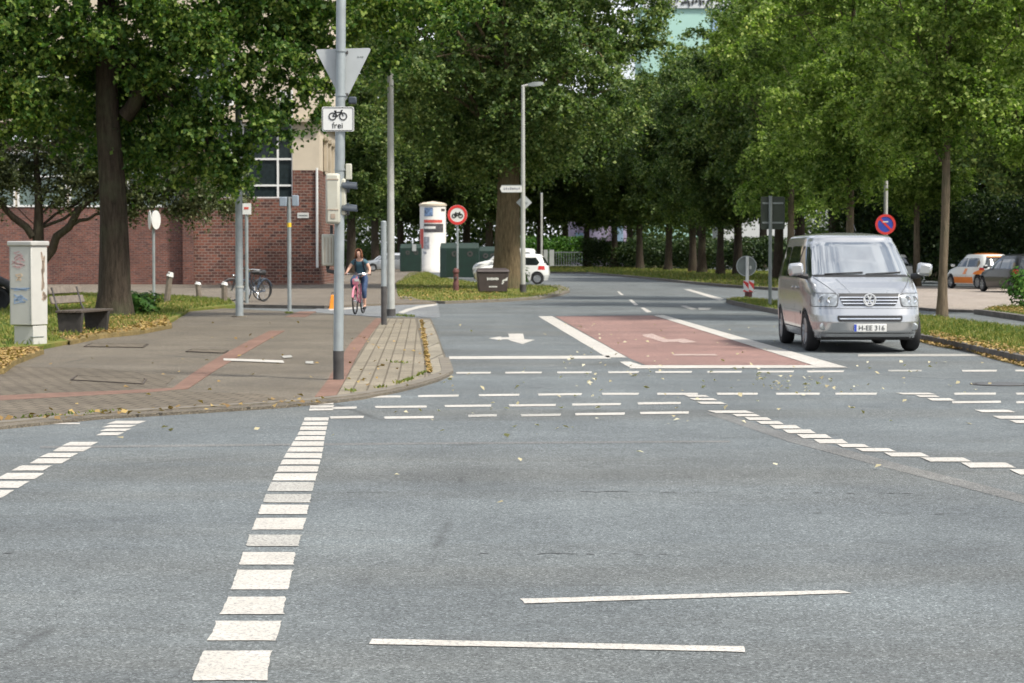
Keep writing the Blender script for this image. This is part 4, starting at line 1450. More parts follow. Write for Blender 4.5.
for src, px, Y, rz, s, lab in [
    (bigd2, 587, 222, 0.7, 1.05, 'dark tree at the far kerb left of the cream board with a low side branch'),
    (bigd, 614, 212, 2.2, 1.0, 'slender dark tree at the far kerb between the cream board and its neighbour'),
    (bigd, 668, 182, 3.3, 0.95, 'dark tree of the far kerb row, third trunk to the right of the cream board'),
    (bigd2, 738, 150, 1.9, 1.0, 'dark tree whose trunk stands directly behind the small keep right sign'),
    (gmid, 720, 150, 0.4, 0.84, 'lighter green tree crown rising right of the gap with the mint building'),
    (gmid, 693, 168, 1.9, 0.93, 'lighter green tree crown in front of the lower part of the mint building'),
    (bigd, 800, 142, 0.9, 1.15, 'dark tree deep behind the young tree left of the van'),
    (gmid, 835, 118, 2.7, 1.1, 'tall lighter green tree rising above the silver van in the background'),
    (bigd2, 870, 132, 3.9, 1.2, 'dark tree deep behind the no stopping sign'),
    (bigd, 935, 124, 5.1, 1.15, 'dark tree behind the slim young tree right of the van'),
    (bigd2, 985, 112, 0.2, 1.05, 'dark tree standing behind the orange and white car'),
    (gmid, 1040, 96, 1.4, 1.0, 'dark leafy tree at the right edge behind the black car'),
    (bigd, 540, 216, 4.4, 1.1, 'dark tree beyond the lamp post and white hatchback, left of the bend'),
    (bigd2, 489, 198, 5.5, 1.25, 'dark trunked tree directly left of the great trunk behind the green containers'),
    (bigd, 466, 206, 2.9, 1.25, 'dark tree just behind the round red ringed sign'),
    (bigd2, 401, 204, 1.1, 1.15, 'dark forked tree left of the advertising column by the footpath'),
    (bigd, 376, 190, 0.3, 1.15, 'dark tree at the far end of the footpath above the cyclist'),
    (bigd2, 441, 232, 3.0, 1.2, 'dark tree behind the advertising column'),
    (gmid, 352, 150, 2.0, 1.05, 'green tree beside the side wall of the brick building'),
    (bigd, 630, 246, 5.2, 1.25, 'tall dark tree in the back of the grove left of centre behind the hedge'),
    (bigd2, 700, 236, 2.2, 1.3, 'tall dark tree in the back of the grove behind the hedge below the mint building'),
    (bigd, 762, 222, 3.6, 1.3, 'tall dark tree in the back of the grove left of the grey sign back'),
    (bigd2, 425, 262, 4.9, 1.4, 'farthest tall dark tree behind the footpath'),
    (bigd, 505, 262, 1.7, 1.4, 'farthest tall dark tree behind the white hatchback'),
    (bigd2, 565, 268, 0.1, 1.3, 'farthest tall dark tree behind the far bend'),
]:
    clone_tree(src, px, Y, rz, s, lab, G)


# ------------------------------------------------------------------ poles and signs
def pole(mb, x0, y0, z0, z1, r, n=14, top=None):
    mb.path([(x0, y0, z0), (x0, y0, z1)], [r, top or r], n)


def disc(mb, c, r, t, n=32, axis='Y', r_in=0.0):
    """flat disc or ring, thickness t, facing -Y"""
    Mx = Matrix.Translation(c) @ Matrix.Rotation(math.pi / 2, 4, 'X')
    if r_in:
        prof = [(r_in, 0), (r, 0), (r, t), (r_in, t), (r_in, 0)]
        vs, fs = [], []
        for rr_, h in prof[:4]:
            for k in range(n):
                a = 2 * math.pi * k / n
                vs.append(Mx @ Vector((rr_ * math.cos(a), rr_ * math.sin(a), h)))
        for i in range(4):
            for k in range(n):
                fs.append((i * n + k, i * n + (k + 1) % n, ((i + 1) % 4) * n + (k + 1) % n, ((i + 1) % 4) * n + k))
        mb.add(vs, fs)
    else:
        mb.lathe([(0, 0), (r, 0), (r, t), (0, t)], n, Mx)


def cycle_pictogram(mb, cx, y, cz, s, lw):
    """bicycle symbol in the XZ plane, overall width s"""
    wr = s * 0.215
    for sx in (-1, 1):
        c = Vector((cx + sx * s * 0.285, y, cz - s * 0.09))
        disc(mb, c, wr, 0.004, 24, r_in=wr - lw)
    q = lambda a, b: Vector((cx + a * s, y - 0.002, cz + b * s))
    segs = [((-.285, -.09), (-.12, .17)), ((-.285, -.09), (-.03, -.09)), ((-.03, -.09), (-.14, .14)), ((-.03, -.09), (.19, .14)), ((-.13, .13), (.19, .13)), ((.285, -.09), (.17, .22)), ((.17, .22), (.26, .25)), ((-.2, .2), (-.08, .2))]
    for a, b in segs:
        A, B = q(*a), q(*b)
        d = (B - A).normalized()
        w = Vector((-d.z, 0, d.x)) * lw * 0.5
        mb.slab([A + w, B + w, B - w, A - w], (0, 0.004, 0))


def text_mesh(name, body, size, loc, mat, parent, ext=0.002, rz=0.0, align='CENTER'):
    cu = bpy.data.curves.new(name, 'FONT')
    cu.body = body
    cu.size = size
    cu.extrude = ext
    cu.align_x = align
    cu.align_y = 'CENTER'
    ob = bpy.data.objects.new(name + '_curve', cu)
    C.objects.link(ob)
    dg = bpy.context.evaluated_depsgraph_get()
    me = bpy.data.meshes.new_from_object(ob.evaluated_get(dg))
    bpy.data.objects.remove(ob)
    me.name = name
    me.transform(Matrix.Translation(loc) @ Matrix.Rotation(rz, 4, 'Z') @ Matrix.Rotation(math.pi / 2, 4, 'X'))
    me.materials.clear()
    me.materials.append(mat)
    return link(name, me, parent)


# main traffic signal pole at the corner
p = P(338.5, 380, LZ)
D0 = p.y
s0 = D0 / FPX
sig = thing('signal_pole', p, 'tall grey galvanised signal pole with dark foot at the corner, carrying the cycle sign', 'signal pole')
mb = MB()
mb.path([(0, 0, 0.36), (0.075, 0, 7.2)], [0.064, 0.058], 18)
mb.build('pole', M['galv'], sig)
mb = MB()
pole(mb, 0, 0, -0.02, 0.37, 0.068, 18)
mb.build('foot', M['black_foot'], sig)
zz = lambda py: Z(py, D0) - LZ
xx = lambda px: X(px, D0) - p.x
mb = MB()
for py in (52, 96, 170, 186, 210, 130):
    mb = MB()
    mb.lathe([(0.066, -0.012), (0.071, -0.012), (0.071, 0.012), (0.066, 0.012)], 18, Matrix.Translation((0.075 * zz(py) / 7.2, 0, zz(py))))
    mb.build('band_clamp', M['galv'], sig)
# cream housing seen from the back and the small one above
mb = MB()
mb.box(((xx(327) + xx(341)) / 2, -0.11, zz(199)), (xx(341) - xx(327), 0.15, (224 - 174) * s0))
hs = mb.build('signal_housing', M['cream_box'], sig, bevel=0.03)
for py in (180, 210):
    mb = MB()
    mb.box(((xx(327) + xx(341)) / 2, -0.187, zz(py)), (xx(340) - xx(328), 0.008, 0.012))
    mb.build('rib', M['stain'], hs)
mb = MB()
mb.box((xx(334.5), -0.188, zz(216.5)), (0.055, 0.006, 0.06))
mb.build('sticker', M['stain'], hs)
mb = MB()
mb.box((xx(349), 0.03, zz(172)), (0.075, 0.12, (180 - 164) * s0))
mb.build('sensor_box', M['cream_box'], sig, bevel=0.01)
mb = MB()
mb.box((xx(353), 0.02, zz(101)), (0.10, 0.10, 0.09))
mb.build('detector', M['visor'], sig, bevel=0.015)
# lower housing behind the pole
mb = MB()
mb.box((xx(327.8), 0.14, zz(250)), (0.165, 0.16, (266 - 234) * s0))
hs = mb.build('lower_housing', M['cream_box'], sig, bevel=0.02)
for dx in (-0.04, 0.0, 0.04):
    mb = MB()
    mb.box((xx(327.8) + dx, 0.055, zz(250)), (0.006, 0.008, 0.32))
    mb.build('rib', M['stain'], hs)
mb = MB()
mb.path([(xx(327), 0.14, zz(266)), (xx(327), 0.14, zz(271)), (0, 0.05, zz(273))], 0.025, 8)
mb.build('bracket', M['black_foot'], sig)
mb = MB()
mb.path([(xx(331), 0.1, zz(234)), (xx(331), 0.1, zz(225))], 0.02, 8)
mb.build('bracket', M['black_foot'], sig)
# lamp heads facing right, seen from the side, with their visors
mb = MB()
mb.box((xx(343.5), 0.03, zz(197)), (0.07, 0.17, 0.46))
head = mb.build('signal_head', M['cream_box'], sig, bevel=0.02)
for py in (185, 207.5):
    vis = MB()
    n = 14
    r0 = 0.085
    vs, fs = [], []
    x0_, x1_ = xx(343), xx(357.5)
    for i in range(n + 1):
        a = R(-20) + R(220) * i / n
        for (xq, rq, dz) in ((x0_, r0, 0), (x1_, r0 * 0.92, -0.012), (x1_, r0 * 0.86, -0.012), (x0_, r0 * 0.94, 0)):
            vs.append((xq, rq * math.cos(a), rq * math.sin(a) * 0.8 + dz))
    for i in range(n):
        for k in range(4):
            fs.append((i * 4 + k, i * 4 + (k + 1) % 4, (i + 1) * 4 + (k + 1) % 4, (i + 1) * 4 + k))
    fs += [(0, 1, 2, 3), (4 * n, 4 * n + 3, 4 * n + 2, 4 * n + 1)]
    vis.add([(a, b, c + zz(py) - 0.02) for a, b, c in vs], fs)
    vo = vis.build('visor', M['visor'], head)
    mb = MB()
    mb.lathe([(0, 0), (0.06, 0), (0.075, 0.004), (0.078, 0.03)], 18, Matrix.Translation((xx(347), 0, zz(py) - 0.02)) @ Matrix.Rotation(math.pi / 2, 4, 'Y'))
    mb.build('lens', M['visor'], vo)
# yield sign seen from the back, and the cycle sign on the front of the pole
ys = thing('yield_sign', (p.x, p.y, 0), 'grey back of a triangular yield sign high on the signal pole', 'sign')
zs = lambda py: Z(py, D0)
mb = MB()
tri = [(xx(315.5), zs(50)), (xx(372), zs(48.5)), (xx(346), zs(101)), (xx(342), zs(101))]


def round_poly(poly, r, n=5):
    out = []
    m = len(poly)
    for i in range(m):
        a, b, c = Vector(poly[i - 1]).to_2d() if False else Vector(poly[i - 1]), Vector(poly[i]), Vector(poly[(i + 1) % m])
        d1, d2 = (a - b), (c - b)
        k = min(r, d1.length * 0.45, d2.length * 0.45)
        p1, p2 = b + d1.normalized() * k, b + d2.normalized() * k
        for j in range(n + 1):
            t = j / n
            q = p1 * (1 - t) ** 2 + b * 2 * t * (1 - t) + p2 * t * t
            out.append((q.x, q.y))
    return out


mb.slab([(a, 0.068, b) for a, b in round_poly(tri, 0.05)], (0, 0.006, 0))
mb.build('sign_plate', M['sign_back'], ys, smooth=False)
for py in (53, 95):
    mb = MB()
    mb.box((xx(346.5), 0.062, zs(py)), (0.05, 0.012, 0.035))
    mb.build('bolt', M['black_foot'], ys, smooth=False)
mb = MB()
for i, w in enumerate((0.018, 0.012, 0.02)):
    mb.box((xx(358.5) + i * 0.028, 0.0655, zs(57.5)), (w, 0.004, 0.016))
mb.build('print_mark', M['sign_back_dark'], ys, smooth=False)
cs = thing('cycle_sign', (p.x, p.y, 0), 'small white rectangular sign with a black bicycle and the word frei', 'sign')
cxm, czm = (xx(323) + xx(355)) / 2, zs(120)
ww, hh = xx(355) - xx(323), 24.5 * s0
mb = MB()
mb.slab([(a, -0.075, b) for a, b in round_poly([(cxm - ww / 2, czm - hh / 2), (cxm + ww / 2, czm - hh / 2), (cxm + ww / 2, czm + hh / 2), (cxm - ww / 2, czm + hh / 2)], 0.03)], (0, 0.008, 0))
mb.build('sign_plate', M['sign_white'], cs, smooth=False)
mb = MB()
o_ = round_poly([(cxm - ww / 2 + .012, czm - hh / 2 + .012), (cxm + ww / 2 - .012, czm - hh / 2 + .012), (cxm + ww / 2 - .012, czm + hh / 2 - .012), (cxm - ww / 2 + .012, czm + hh / 2 - .012)], 0.025)
for i in range(len(o_)):
    a, b = Vector((o_[i][0], -0.0765, o_[i][1])), Vector((o_[(i + 1) % len(o_)][0], -0.0765, o_[(i + 1) % len(o_)][1]))
    mb.path([a, b], 0.0045, 4)
mb.build('border', M['sign_black'], cs, smooth=False)
mb = MB()
cycle_pictogram(mb, cxm, -0.077, czm + 0.055, 0.235, 0.014)
mb.build('bicycle_symbol', M['sign_black'], cs, smooth=False)
text_mesh('lettering', 'frei', 0.105, (cxm - 0.005, -0.078, czm - 0.082), M['sign_black'], cs)

# traffic post pair further along the corner
p = P(391, 316, LZ)
po = thing('lamp_post', p, 'tall pale slim post at the back of the corner paving, taller of the close pair', 'post')
mb = MB()
pole(mb, 0, 0, 0, Z(52, p.y) - LZ, 0.10, 14, 0.075)
mb.build('pole', M['galv_pale'], po)
mb = MB()
pole(mb, 0, 0, 0, 0.18, 0.12, 14)
mb.build('foot', M['black_foot'], po)
mb = MB()
pole(mb, 0, 0, Z(53, p.y) - LZ, Z(50, p.y) - LZ, 0.085, 14, 0.05)
mb.build('cap', M['galv'], po)
p = P(384, 325, LZ)
po = thing('signal_post', p, 'short grey post with dark lower half beside the taller pale post', 'post')
mb = MB()
pole(mb, 0, 0, 0.85, Z(222, p.y) - LZ, 0.065, 12)
mb.build('pole', M['galv'], po)
mb = MB()
pole(mb, 0, 0, 0, 0.86, 0.066, 12)
mb.build('lower_sleeve', M['black_foot'], po)
mb = MB()
mb.lathe([(0.0, 0.03), (0.05, 0.02), (0.068, 0)], 12, Matrix.Translation((0, 0, Z(222, p.y) - LZ)))
mb.build('cap', M['galv'], po)

# pole by the parked bicycles
p = P(239.5, 317, LZ)
po = thing('lamp_post', p, 'thick grey post on the left pavement whose top vanishes in the tree foliage', 'post')
mb = MB()
pole(mb, 0, 0, 0, 7.5, 0.10, 14, 0.075)
mb.build('pole', M['galv'], po)
mb = MB()
pole(mb, 0, 0, -0.01, 0.03, 0.2, 14)
mb.build('foot', M['kerb'], po)
mb = MB()
mb.lathe([(0.1, -0.02), (0.112, -0.02), (0.112, 0.02), (0.1, 0.02)], 14, Matrix.Translation((0, 0, 0.75)))
mb.build('collar', M['galv_pale'], po)
p = P(247, 303.5, 0.08)
po = thing('sign_post', p, 'thin post with a small square white and red sign behind the thick grey post', 'sign')
mb = MB()
pole(mb, 0, 0, 0, Z(204, p.y) - 0.08, 0.05, 10)
mb.build('pole', M['galv'], po)
mb = MB()
zc = Z(209, p.y) - 0.08
mb.box((0, -0.06, zc), (0.3, 0.015, 0.34))
f = mb.build('sign_plate', M['sign_white'], po, smooth=False)
mb = MB()
mb.box((0, -0.071, zc + 0.02), (0.14, 0.006, 0.07))
mb.build('symbol', M['poster_red'], f, smooth=False)
p = P(289.5, 311, LZ)
po = thing('sign_post', p, 'slim grey post with a yellow band and two blue grey boxes at its top', 'sign')
mb = MB()
pole(mb, 0, 0, 0, Z(197, p.y) - LZ, 0.055, 12)
mb.build('pole', M['galv'], po)
mb = MB()
zc = Z(225, p.y) - LZ
mb.lathe([(0.057, -0.06), (0.06, -0.06), (0.06, 0.06), (0.057, 0.06)], 12, Matrix.Translation((0, 0, zc)))
mb.build('yellow_band', M['yellow'], po)
mb = MB()
mb.box((-0.16, 0, Z(203, p.y)), (0.2, 0.16, 0.26))
mb.build('box', M['facade_blue'], po, bevel=0.02)
mb = MB()
mb.box((0.17, 0.02, Z(202, p.y)), (0.18, 0.16, 0.3))
mb.build('box', M['facade_blue'], po, bevel=0.02)

# double sign seen edge-on near the bench
p = P(154, 304, 0.06)
po = thing('double_sign', p, 'thin post carrying two narrow round white signs back to back on the lawn', 'sign')
mb = MB()
pole(mb, 0, 0, 0, Z(211, p.y) - 0.06, 0.042, 10)
mb.build('pole', M['galv'], po)
for sx in (-1, 1):
    mb = MB()
    mb.lathe([(0, 0), (0.29, 0), (0.29, 0.015), (0, 0.015)], 28, Matrix.Translation((sx * 0.09, -0.1, Z(220, p.y) - 0.06)) @ Matrix.Rotation(R(sx * 72), 4, 'Z') @ Matrix.Rotation(R(90), 4, 'X'))
    mb.build('sign_disc', M['sign_white'], po)

# round red ringed sign
p = P(457.5, 291, 0.06)
po = thing('round_sign', p, 'round white sign with red ring and bicycle symbol on a post at the grass island', 'sign')
zc = Z(215, p.y) - 0.06
mb = MB()
pole(mb, 0, 0, 0, zc + 0.2, 0.045, 12)
mb.build('pole', M['galv'], po)
mb = MB()
disc(mb, Vector((0, -0.055, zc)), 0.405, 0.02, 40)
f = mb.build('sign_disc', M['sign_white'], po)
mb = MB()
disc(mb, Vector((0, -0.08, zc)), 0.40, 0.006, 40, r_in=0.29)
mb.build('red_ring', M['sign_red'], f)
mb = MB()
cycle_pictogram(mb, 0, -0.08, zc, 0.46, 0.045)
mb.build('bicycle_symbol', M['sign_black'], f, smooth=False)
p = P(456, 291.2, 0.06)
po = thing('bollard', p, 'dark red brown post standing against the foot of the round red ringed sign', 'bollard')
mb = MB()
mb.lathe([(0.0, 0), (0.12, 0), (0.12, 0.35), (0.10, 0.4), (0.10, 0.72), (0.13, 0.76), (0.13, 0.84), (0.08, 0.92), (0, 0.95)], 14)
mb.build('post_body', M['hydrant'], po)
mb = MB()
mb.box((0, -0.12, 0.55), (0.09, 0.05, 0.09))
mb.build('cap', M['black_foot'], po)

# lamp post on the grass island with street name plate
p = P(523, 292.5, 0.06)
po = thing('lamp_post', p, 'slender pale street lamp on the grass island in front of the great trunk', 'street lamp')
zt = Z(87, p.y) - 0.06
mb = MB()
pole(mb, 0, 0, 0.3, zt, 0.10, 14, 0.065)
mb.build('pole', M['galv_pale'], po)
mb = MB()
pole(mb, 0, 0, -0.01, 0.32, 0.13, 14)
mb.build('foot', M['black_foot'], po)
mb = MB()
mb.path([(-0.05, 0, zt - 0.02), (0.12, 0, zt + 0.03), (0.3, 0, zt + 0.08)], [0.05, 0.05, 0.045], 10)
mb.build('arm', M['galv_pale'], po)
mb = MB()
vs = []
for xq, w, h0, h1 in ((0.2, 0.06, 0.0, 0.10), (0.4, 0.13, -0.02, 0.16), (0.68, 0.12, 0.02, 0.17), (0.8, 0.04, 0.07, 0.15)):
    vs += [(xq, -w, zt + h0), (xq, w, zt + h0), (xq, w * .8, zt + h1), (xq, -w * .8, zt + h1)]
fs = [(0, 1, 2, 3), (12, 15, 14, 13)]
for i in range(3):
    for k in range(4):
        fs.append((i * 4 + k, i * 4 + (k + 1) % 4, (i + 1) * 4 + (k + 1) % 4, (i + 1) * 4 + k))
mb.add(vs, fs)
mb.build('lamp_head', M['sign_back_dark'], po)
ns = thing('street_name_sign', p, 'white street name plate with pointed end high on the slender lamp post', 'sign')
zc = Z(189, p.y) - 0.06
xs0, xs1 = X(500, p.y) - p.x, X(522, p.y) - p.x
mb = MB()
mb.slab([(xs0, -0.13, zc), (xs0 + 0.08, -0.13, zc + 0.15), (xs1, -0.13, zc + 0.15), (xs1, -0.13, zc - 0.15), (xs0 + 0.08, -0.13, zc - 0.15)], (0, 0.02, 0))
f = mb.build('sign_plate', M['sign_white'], ns, smooth=False)
mb = MB()
for k in range(8):
    mb.box((xs0 + 0.17 + k * 0.083, -0.134, zc + 0.01 * (k % 2)), (0.055, 0.006, 0.10 if k % 3 == 0 else 0.075))
mb.build('lettering', M['poster_grey'], f, smooth=False)
mb = MB()
for sgn in (1, -1):
    mb.box(((xs0 + 0.08 + xs1) / 2, -0.134, zc + sgn * 0.14), (xs1 - xs0 - 0.08, 0.006, 0.02))
mb.build('border', M['sign_back_dark'], f, smooth=False)
ds = thing('diamond_sign', p, 'grey back of a diamond shaped sign below the street name plate', 'sign')
zc = Z(202.5, p.y) - 0.06
mb = MB()
q = 0.31
mb.slab([(0.04 - q, 0.12, zc), (0.04, 0.12, zc + q), (0.04 + q, 0.12, zc), (0.04, 0.12, zc - q)], (0, 0.02, 0))
mb.build('sign_plate', M['sign_back'], ds, smooth=False)
mb = MB()
mb.box((0.04, 0.108, zc), (0.3, 0.016, 0.05))
mb.build('rail', M['galv'], ds, smooth=False)
p = P(541.5, 286.5, 0.0)
po = thing('sign_post', (X(541.5, 118), 118, 0), 'bare thin post behind the white hatchback', 'post')
mb = MB()
pole(mb, 0, 0, 0, Z(194, 118), 0.06, 10)
mb.build('pole', M['galv_pale'], po)
mb = MB()
mb.lathe([(0.0, 0.06), (0.06, 0.04), (0.075, 0)], 10, Matrix.Translation((0, 0, Z(194, 118))))
mb.build('cap', M['galv'], po)

# keep-right sign and beacon on the median tip
p = P(748, 297, 0.1)
po = thing('traffic_sign', p, 'small round sign on a white post at the median tip, seen from its grey back', 'sign')
zc = Z(266, p.y) - 0.1
mb = MB()
pole(mb, -0.03, 0, 0, zc + 0.33, 0.055, 12)
mb.build('pole', M['sign_white'], po)
mb = MB()
disc(mb, Vector((-0.05, 0.10, zc)), 0.345, 0.02, 36)
f = mb.build('sign_disc', M['sign_back_dark'], po)
mb = MB()
disc(mb, Vector((-0.05, 0.075, zc)), 0.352, 0.03, 36, r_in=0.325)
mb.build('rim', M['sign_back'], f)
mb = MB()
mb.box((0.09, 0.07, zc - 0.05), (0.07, 0.012, 0.11))
mb.build('sticker', M['sign_white'], f, smooth=False)
bc = thing('warning_beacon', (p.x, p.y - 0.12, 0.1), 'short red and white striped beacon at the foot of the small round sign', 'beacon')
zc = Z(286, p.y) - 0.1
mb = MB()
mb.prism([(-0.17, 0.0), (0.0, -0.10), (0.19, 0.0), (0.19, 0.04), (-0.17, 0.04)], zc - 0.2, zc + 0.2)
f = mb.build('beacon_body', M['sign_white'], bc, smooth=False)
mb = MB()


def beacon_face(a, b, dz):
    a, b = Vector(a), Vector(b)
    n = Vector((b.y - a.y, -(b.x - a.x), 0)).normalized() * 0.004
    for k0 in (-0.32, 0.12):
        pts = []
        for (u, z0) in ((0, k0), (0, k0 + 0.2), (1, k0 + 0.2 + dz), (1, k0 + dz)):
            q = a.lerp(b, u) + n
            pts.append((q.x, q.y, zc + max(-0.197, min(0.197, z0))))
        if len(set(pts)) > 2:
            mb.slab(pts, -n * 0.9)


beacon_face((-0.17, 0, 0), (0.0, -0.10, 0), -0.22)
beacon_face((0.0, -0.10, 0), (0.19, 0, 0), -0.24)
mb.build('stripe', M['sign_red'], f, smooth=False)
mb = MB()
mb.prism([(-0.12, 0.0), (0.0, -0.06), (0.13, 0.0), (0.13, 0.04), (-0.12, 0.04)], 0, zc - 0.2)
mb.build('base', M['hydrant'], bc, smooth=False)

# pole with large sign back
p = P(770, 306, 0.1)
po = thing('traffic_sign', p, 'tall post with the dull back of a large rectangular sign, left of the silver van', 'sign')
mb = MB()
pole(mb, 0, 0, 0, Z(196, p.y) - 0.1, 0.05, 12)
mb.build('pole', M['sign_back_dark'], po)
mb = MB()
zc = Z(213, p.y) - 0.1
M['sign_shade'] = simple('sign_back_shaded', (0.030, 0.038, 0.026), 0.7, var=0.2, scale=3)  # dark greenish plate, the shade it stands in is put into its colour
mb.slab([(a, 0.06, zc + b) for a, b in round_poly([(-0.27, -0.47), (0.42, -0.47), (0.42, 0.47), (-0.27, 0.47)], 0.05)], (0, 0.02, 0))
f = mb.build('sign_plate', M['sign_shade'], po, smooth=False)
for dz in (-0.28, 0.28):
    mb = MB()
    mb.box((0.075, 0.05, zc + dz), (0.6, 0.018, 0.05))
    mb.build('rail', M['sign_back_dark'], f, smooth=False)
# no stopping sign behind the van
p = Vector((X(884.5, 66), 66, 0.05))
po = thing('no_stopping_sign', p, 'round blue sign with red ring and red diagonals on a post behind the silver van', 'sign')
zc = Z(224.5, 66) - 0.05
mb = MB()
pole(mb, 0.02, 0, 0, Z(182, 66), 0.06, 12)
mb.build('pole', M['galv_pale'], po)
mb = MB()
disc(mb, Vector((0, -0.065, zc)), 0.31, 0.02, 40)
f = mb.build('sign_disc', M['sign_blue'], po)
mb = MB()
disc(mb, Vector((0, -0.09, zc)), 0.31, 0.006, 40, r_in=0.235)
for sgn in (-1, 1):
    if sgn == -1:
        d = Vector((0.7071, 0, -0.7071))
    else:
        d = Vector((0.7071, 0, 0.7071))
    w = Vector((-d.z, 0, d.x)) * 0.032
    c = Vector((0, -0.091, zc))
    if sgn == -1:
        mb.slab([c - d * .24 + w, c + d * .24 + w, c + d * .24 - w, c - d * .24 - w], (0, 0.004, 0))
mb.build('red_ring', M['sign_red'], f, smooth=False)
mb = MB()
mb.box((0, -0.0895, zc + 0.08), (0.16, 0.004, 0.035))
mb.build('white_mark', M['sign_white'], f, smooth=False)

# ------------------------------------------------------------------ cabinet
pa = P(32, 346.5, 0.06)
cab = thing('utility_cabinet', pa, 'tall pale grey utility cabinet with faded graffiti at the left edge', 'cabinet', rz=R(-27))
s = pa.y / FPX
zc = lambda py: (346.5 - py) * s
# local: corner at origin, front face to -X, side face to +Y
fw, sw = 0.47, 0.42
mb = MB()
mb.box((-fw / 2 + 0.02, sw / 2 + 0.02, zc(326) / 2), (fw - 0.06, sw - 0.06, zc(326)))
mb.build('plinth', M['cabinet'], cab, bevel=0.008)
mb = MB()
mb.box((-fw / 2, sw / 2, (zc(326) + 0.012 + zc(246)) / 2), (fw, sw, zc(246) - zc(326) - 0.012))
body = mb.build('cabinet_body', M['cabinet'], cab, bevel=0.012)
mb = MB()
mb.box((-fw / 2, sw / 2, zc(243.5)), (fw + 0.06, sw + 0.06, 0.085))
mb.build('lid', M['cab_cap'], cab, bevel=0.02)
mb = MB()
for dx in (-fw + 0.02, -0.02):
    mb.box((dx, -0.003, (zc(326) + zc(246)) / 2), (0.006, 0.006, 1.3))
mb.build('door_joint', M['sign_back_dark'], body, smooth=False)
mb = MB()
mb.box((fw * 0 - 0.03, sw * .4, zc(337)), (0.066, 0.3, 0.012))
mb.build('vent', M['sign_back_dark'], cab, smooth=False)


def scribble(mat, cx, cz, w, h, n, seed, face='front', th=0.008):
    m = MB()
    rr_ = random.Random(seed)
    pts = []
    for k in range(n):
        a = cx + w * (math.sin(k * 1.9 + seed) * 0.4 + rr_.uniform(-.18, .18))
        b = cz + h * ((k / n - 0.5) * 0.8 + 0.25 * math.sin(k * 2.7) + rr_.uniform(-.08, .08))
        pts.append((a, b))
    for i in range(n - 1):
        a, b = Vector((pts[i][0], 0, pts[i][1])), Vector((pts[i + 1][0], 0, pts[i + 1][1]))
        d = (b - a).normalized()
        q = Vector((-d.z, 0, d.x)) * th
        quad = [a + q, b + q, b - q, a - q]
        if face == 'front':
            m.slab([(v.x, -0.0035, v.z) for v in quad], (0, 0.003, 0))
        else:
            m.slab([(0.0035, v.x, v.z) for v in quad], (-0.003, 0, 0))
    m.build('graffiti', mat, body, smooth=False)


scribble(M['graf_red'], -fw * .6, zc(258), 0.3, 0.22, 16, 3)
scribble(M['graf_red'], -fw * .55, zc(265), 0.26, 0.12, 10, 9)
scribble(M['graf_orange'], -fw * .55, zc(277), 0.16, 0.14, 10, 4, th=0.01)
scribble(M['graf_blue'], -fw * .5, zc(289), 0.4, 0.06, 8, 5, th=0.01)
scribble(M['graf_blue'], -fw * .55, zc(299), 0.34, 0.16, 16, 6, th=0.009)
scribble(M['stain'], sw * .72, zc(270), 0.08, 0.7, 14, 7, 'side', 0.016)
scribble(M['stain'], sw * .8, zc(296), 0.10, 0.16, 10, 8, 'side', 0.03)

# ------------------------------------------------------------------ bench
pa = P(70, 335, 0.07)
bench = thing('park_bench', pa, 'weathered wooden bench with dark slab ends between cabinet and big tree', 'bench', rz=R(-9))
L = 1.45
for yy in (0.0, L):
    mb = MB()
    mb.add([(-0.20, yy - .06, 0), (0.22, yy - .06, 0), (0.27, yy - .06, 0.42), (-0.24, yy - .06, 0.42), (-0.20, yy + .06, 0), (0.22, yy + .06, 0), (0.27, yy + .06, 0.42), (-0.24, yy + .06, 0.42)],
           [(0, 1, 2, 3), (7, 6, 5, 4), (0, 4, 5, 1), (1, 5, 6, 2), (2, 6, 7, 3), (3, 7, 4, 0)])
    mb.build('bench_end', M['bench_end'], bench, bevel=0.015)
mb = MB()
for k in range(4):
    mb.box((-0.19 + k * 0.135, L / 2 + 0.05, 0.445), (0.115, L + 0.35, 0.045))
mb.build('seat', M['wood_dark'], bench, bevel=0.008)
mb = MB()
rot = Matrix.Rotation(R(-20), 3, 'Y')
for dz, dx in ((0.66, -0.34), (0.85, -0.40)):
    mb.box((dx, L / 2 + 0.05, dz), (0.04, L + 0.3, 0.15), rot)
mb.build('backrest', M['wood_grey'], bench, bevel=0.008)
for yy in (0.05, L - 0.05):
    mb = MB()
    mb.path([(-0.2, yy, 0.40), (-0.29, yy, 0.55), (-0.385, yy, 0.9)], 0.022, 8)
    mb.build('back_bracket', M['black_foot'], bench)

# dark rubbish bag / bike wheel cut by the left edge
pa = P(2, 311, 0.06)
bk = thing('parked_moped', pa, 'dark vehicle wheel and fender cut off by the left edge behind the cabinet', 'moped')
mb = MB()
mb.lathe([(0.22, -0.05), (0.3, -0.06), (0.33, 0), (0.3, 0.06), (0.22, 0.05), (0.22, -0.05)], 22, Matrix.Translation((-0.1, 0, 0.33)) @ Matrix.Rotation(R(90), 4, 'X'))
mb.build('wheel', M['tyre'], bk)
mb = MB()
mb.path([(0.28, 0, 0.45), (0.15, 0, 0.72), (-0.1, 0, 0.82), (-0.5, 0, 0.75), (-1.1, 0, 0.7)], [0.05, 0.12, 0.16, 0.17, 0.15], 12)
mb.build('body', M['trim_black'], bk)
mb = MB()
mb.path([(-0.1, -0.08, 0.33), (-0.35, -0.08, 0.95), (-0.4, -0.08, 1.1)], 0.03, 8)
mb.build('fork', M['bike_dark'], bk)

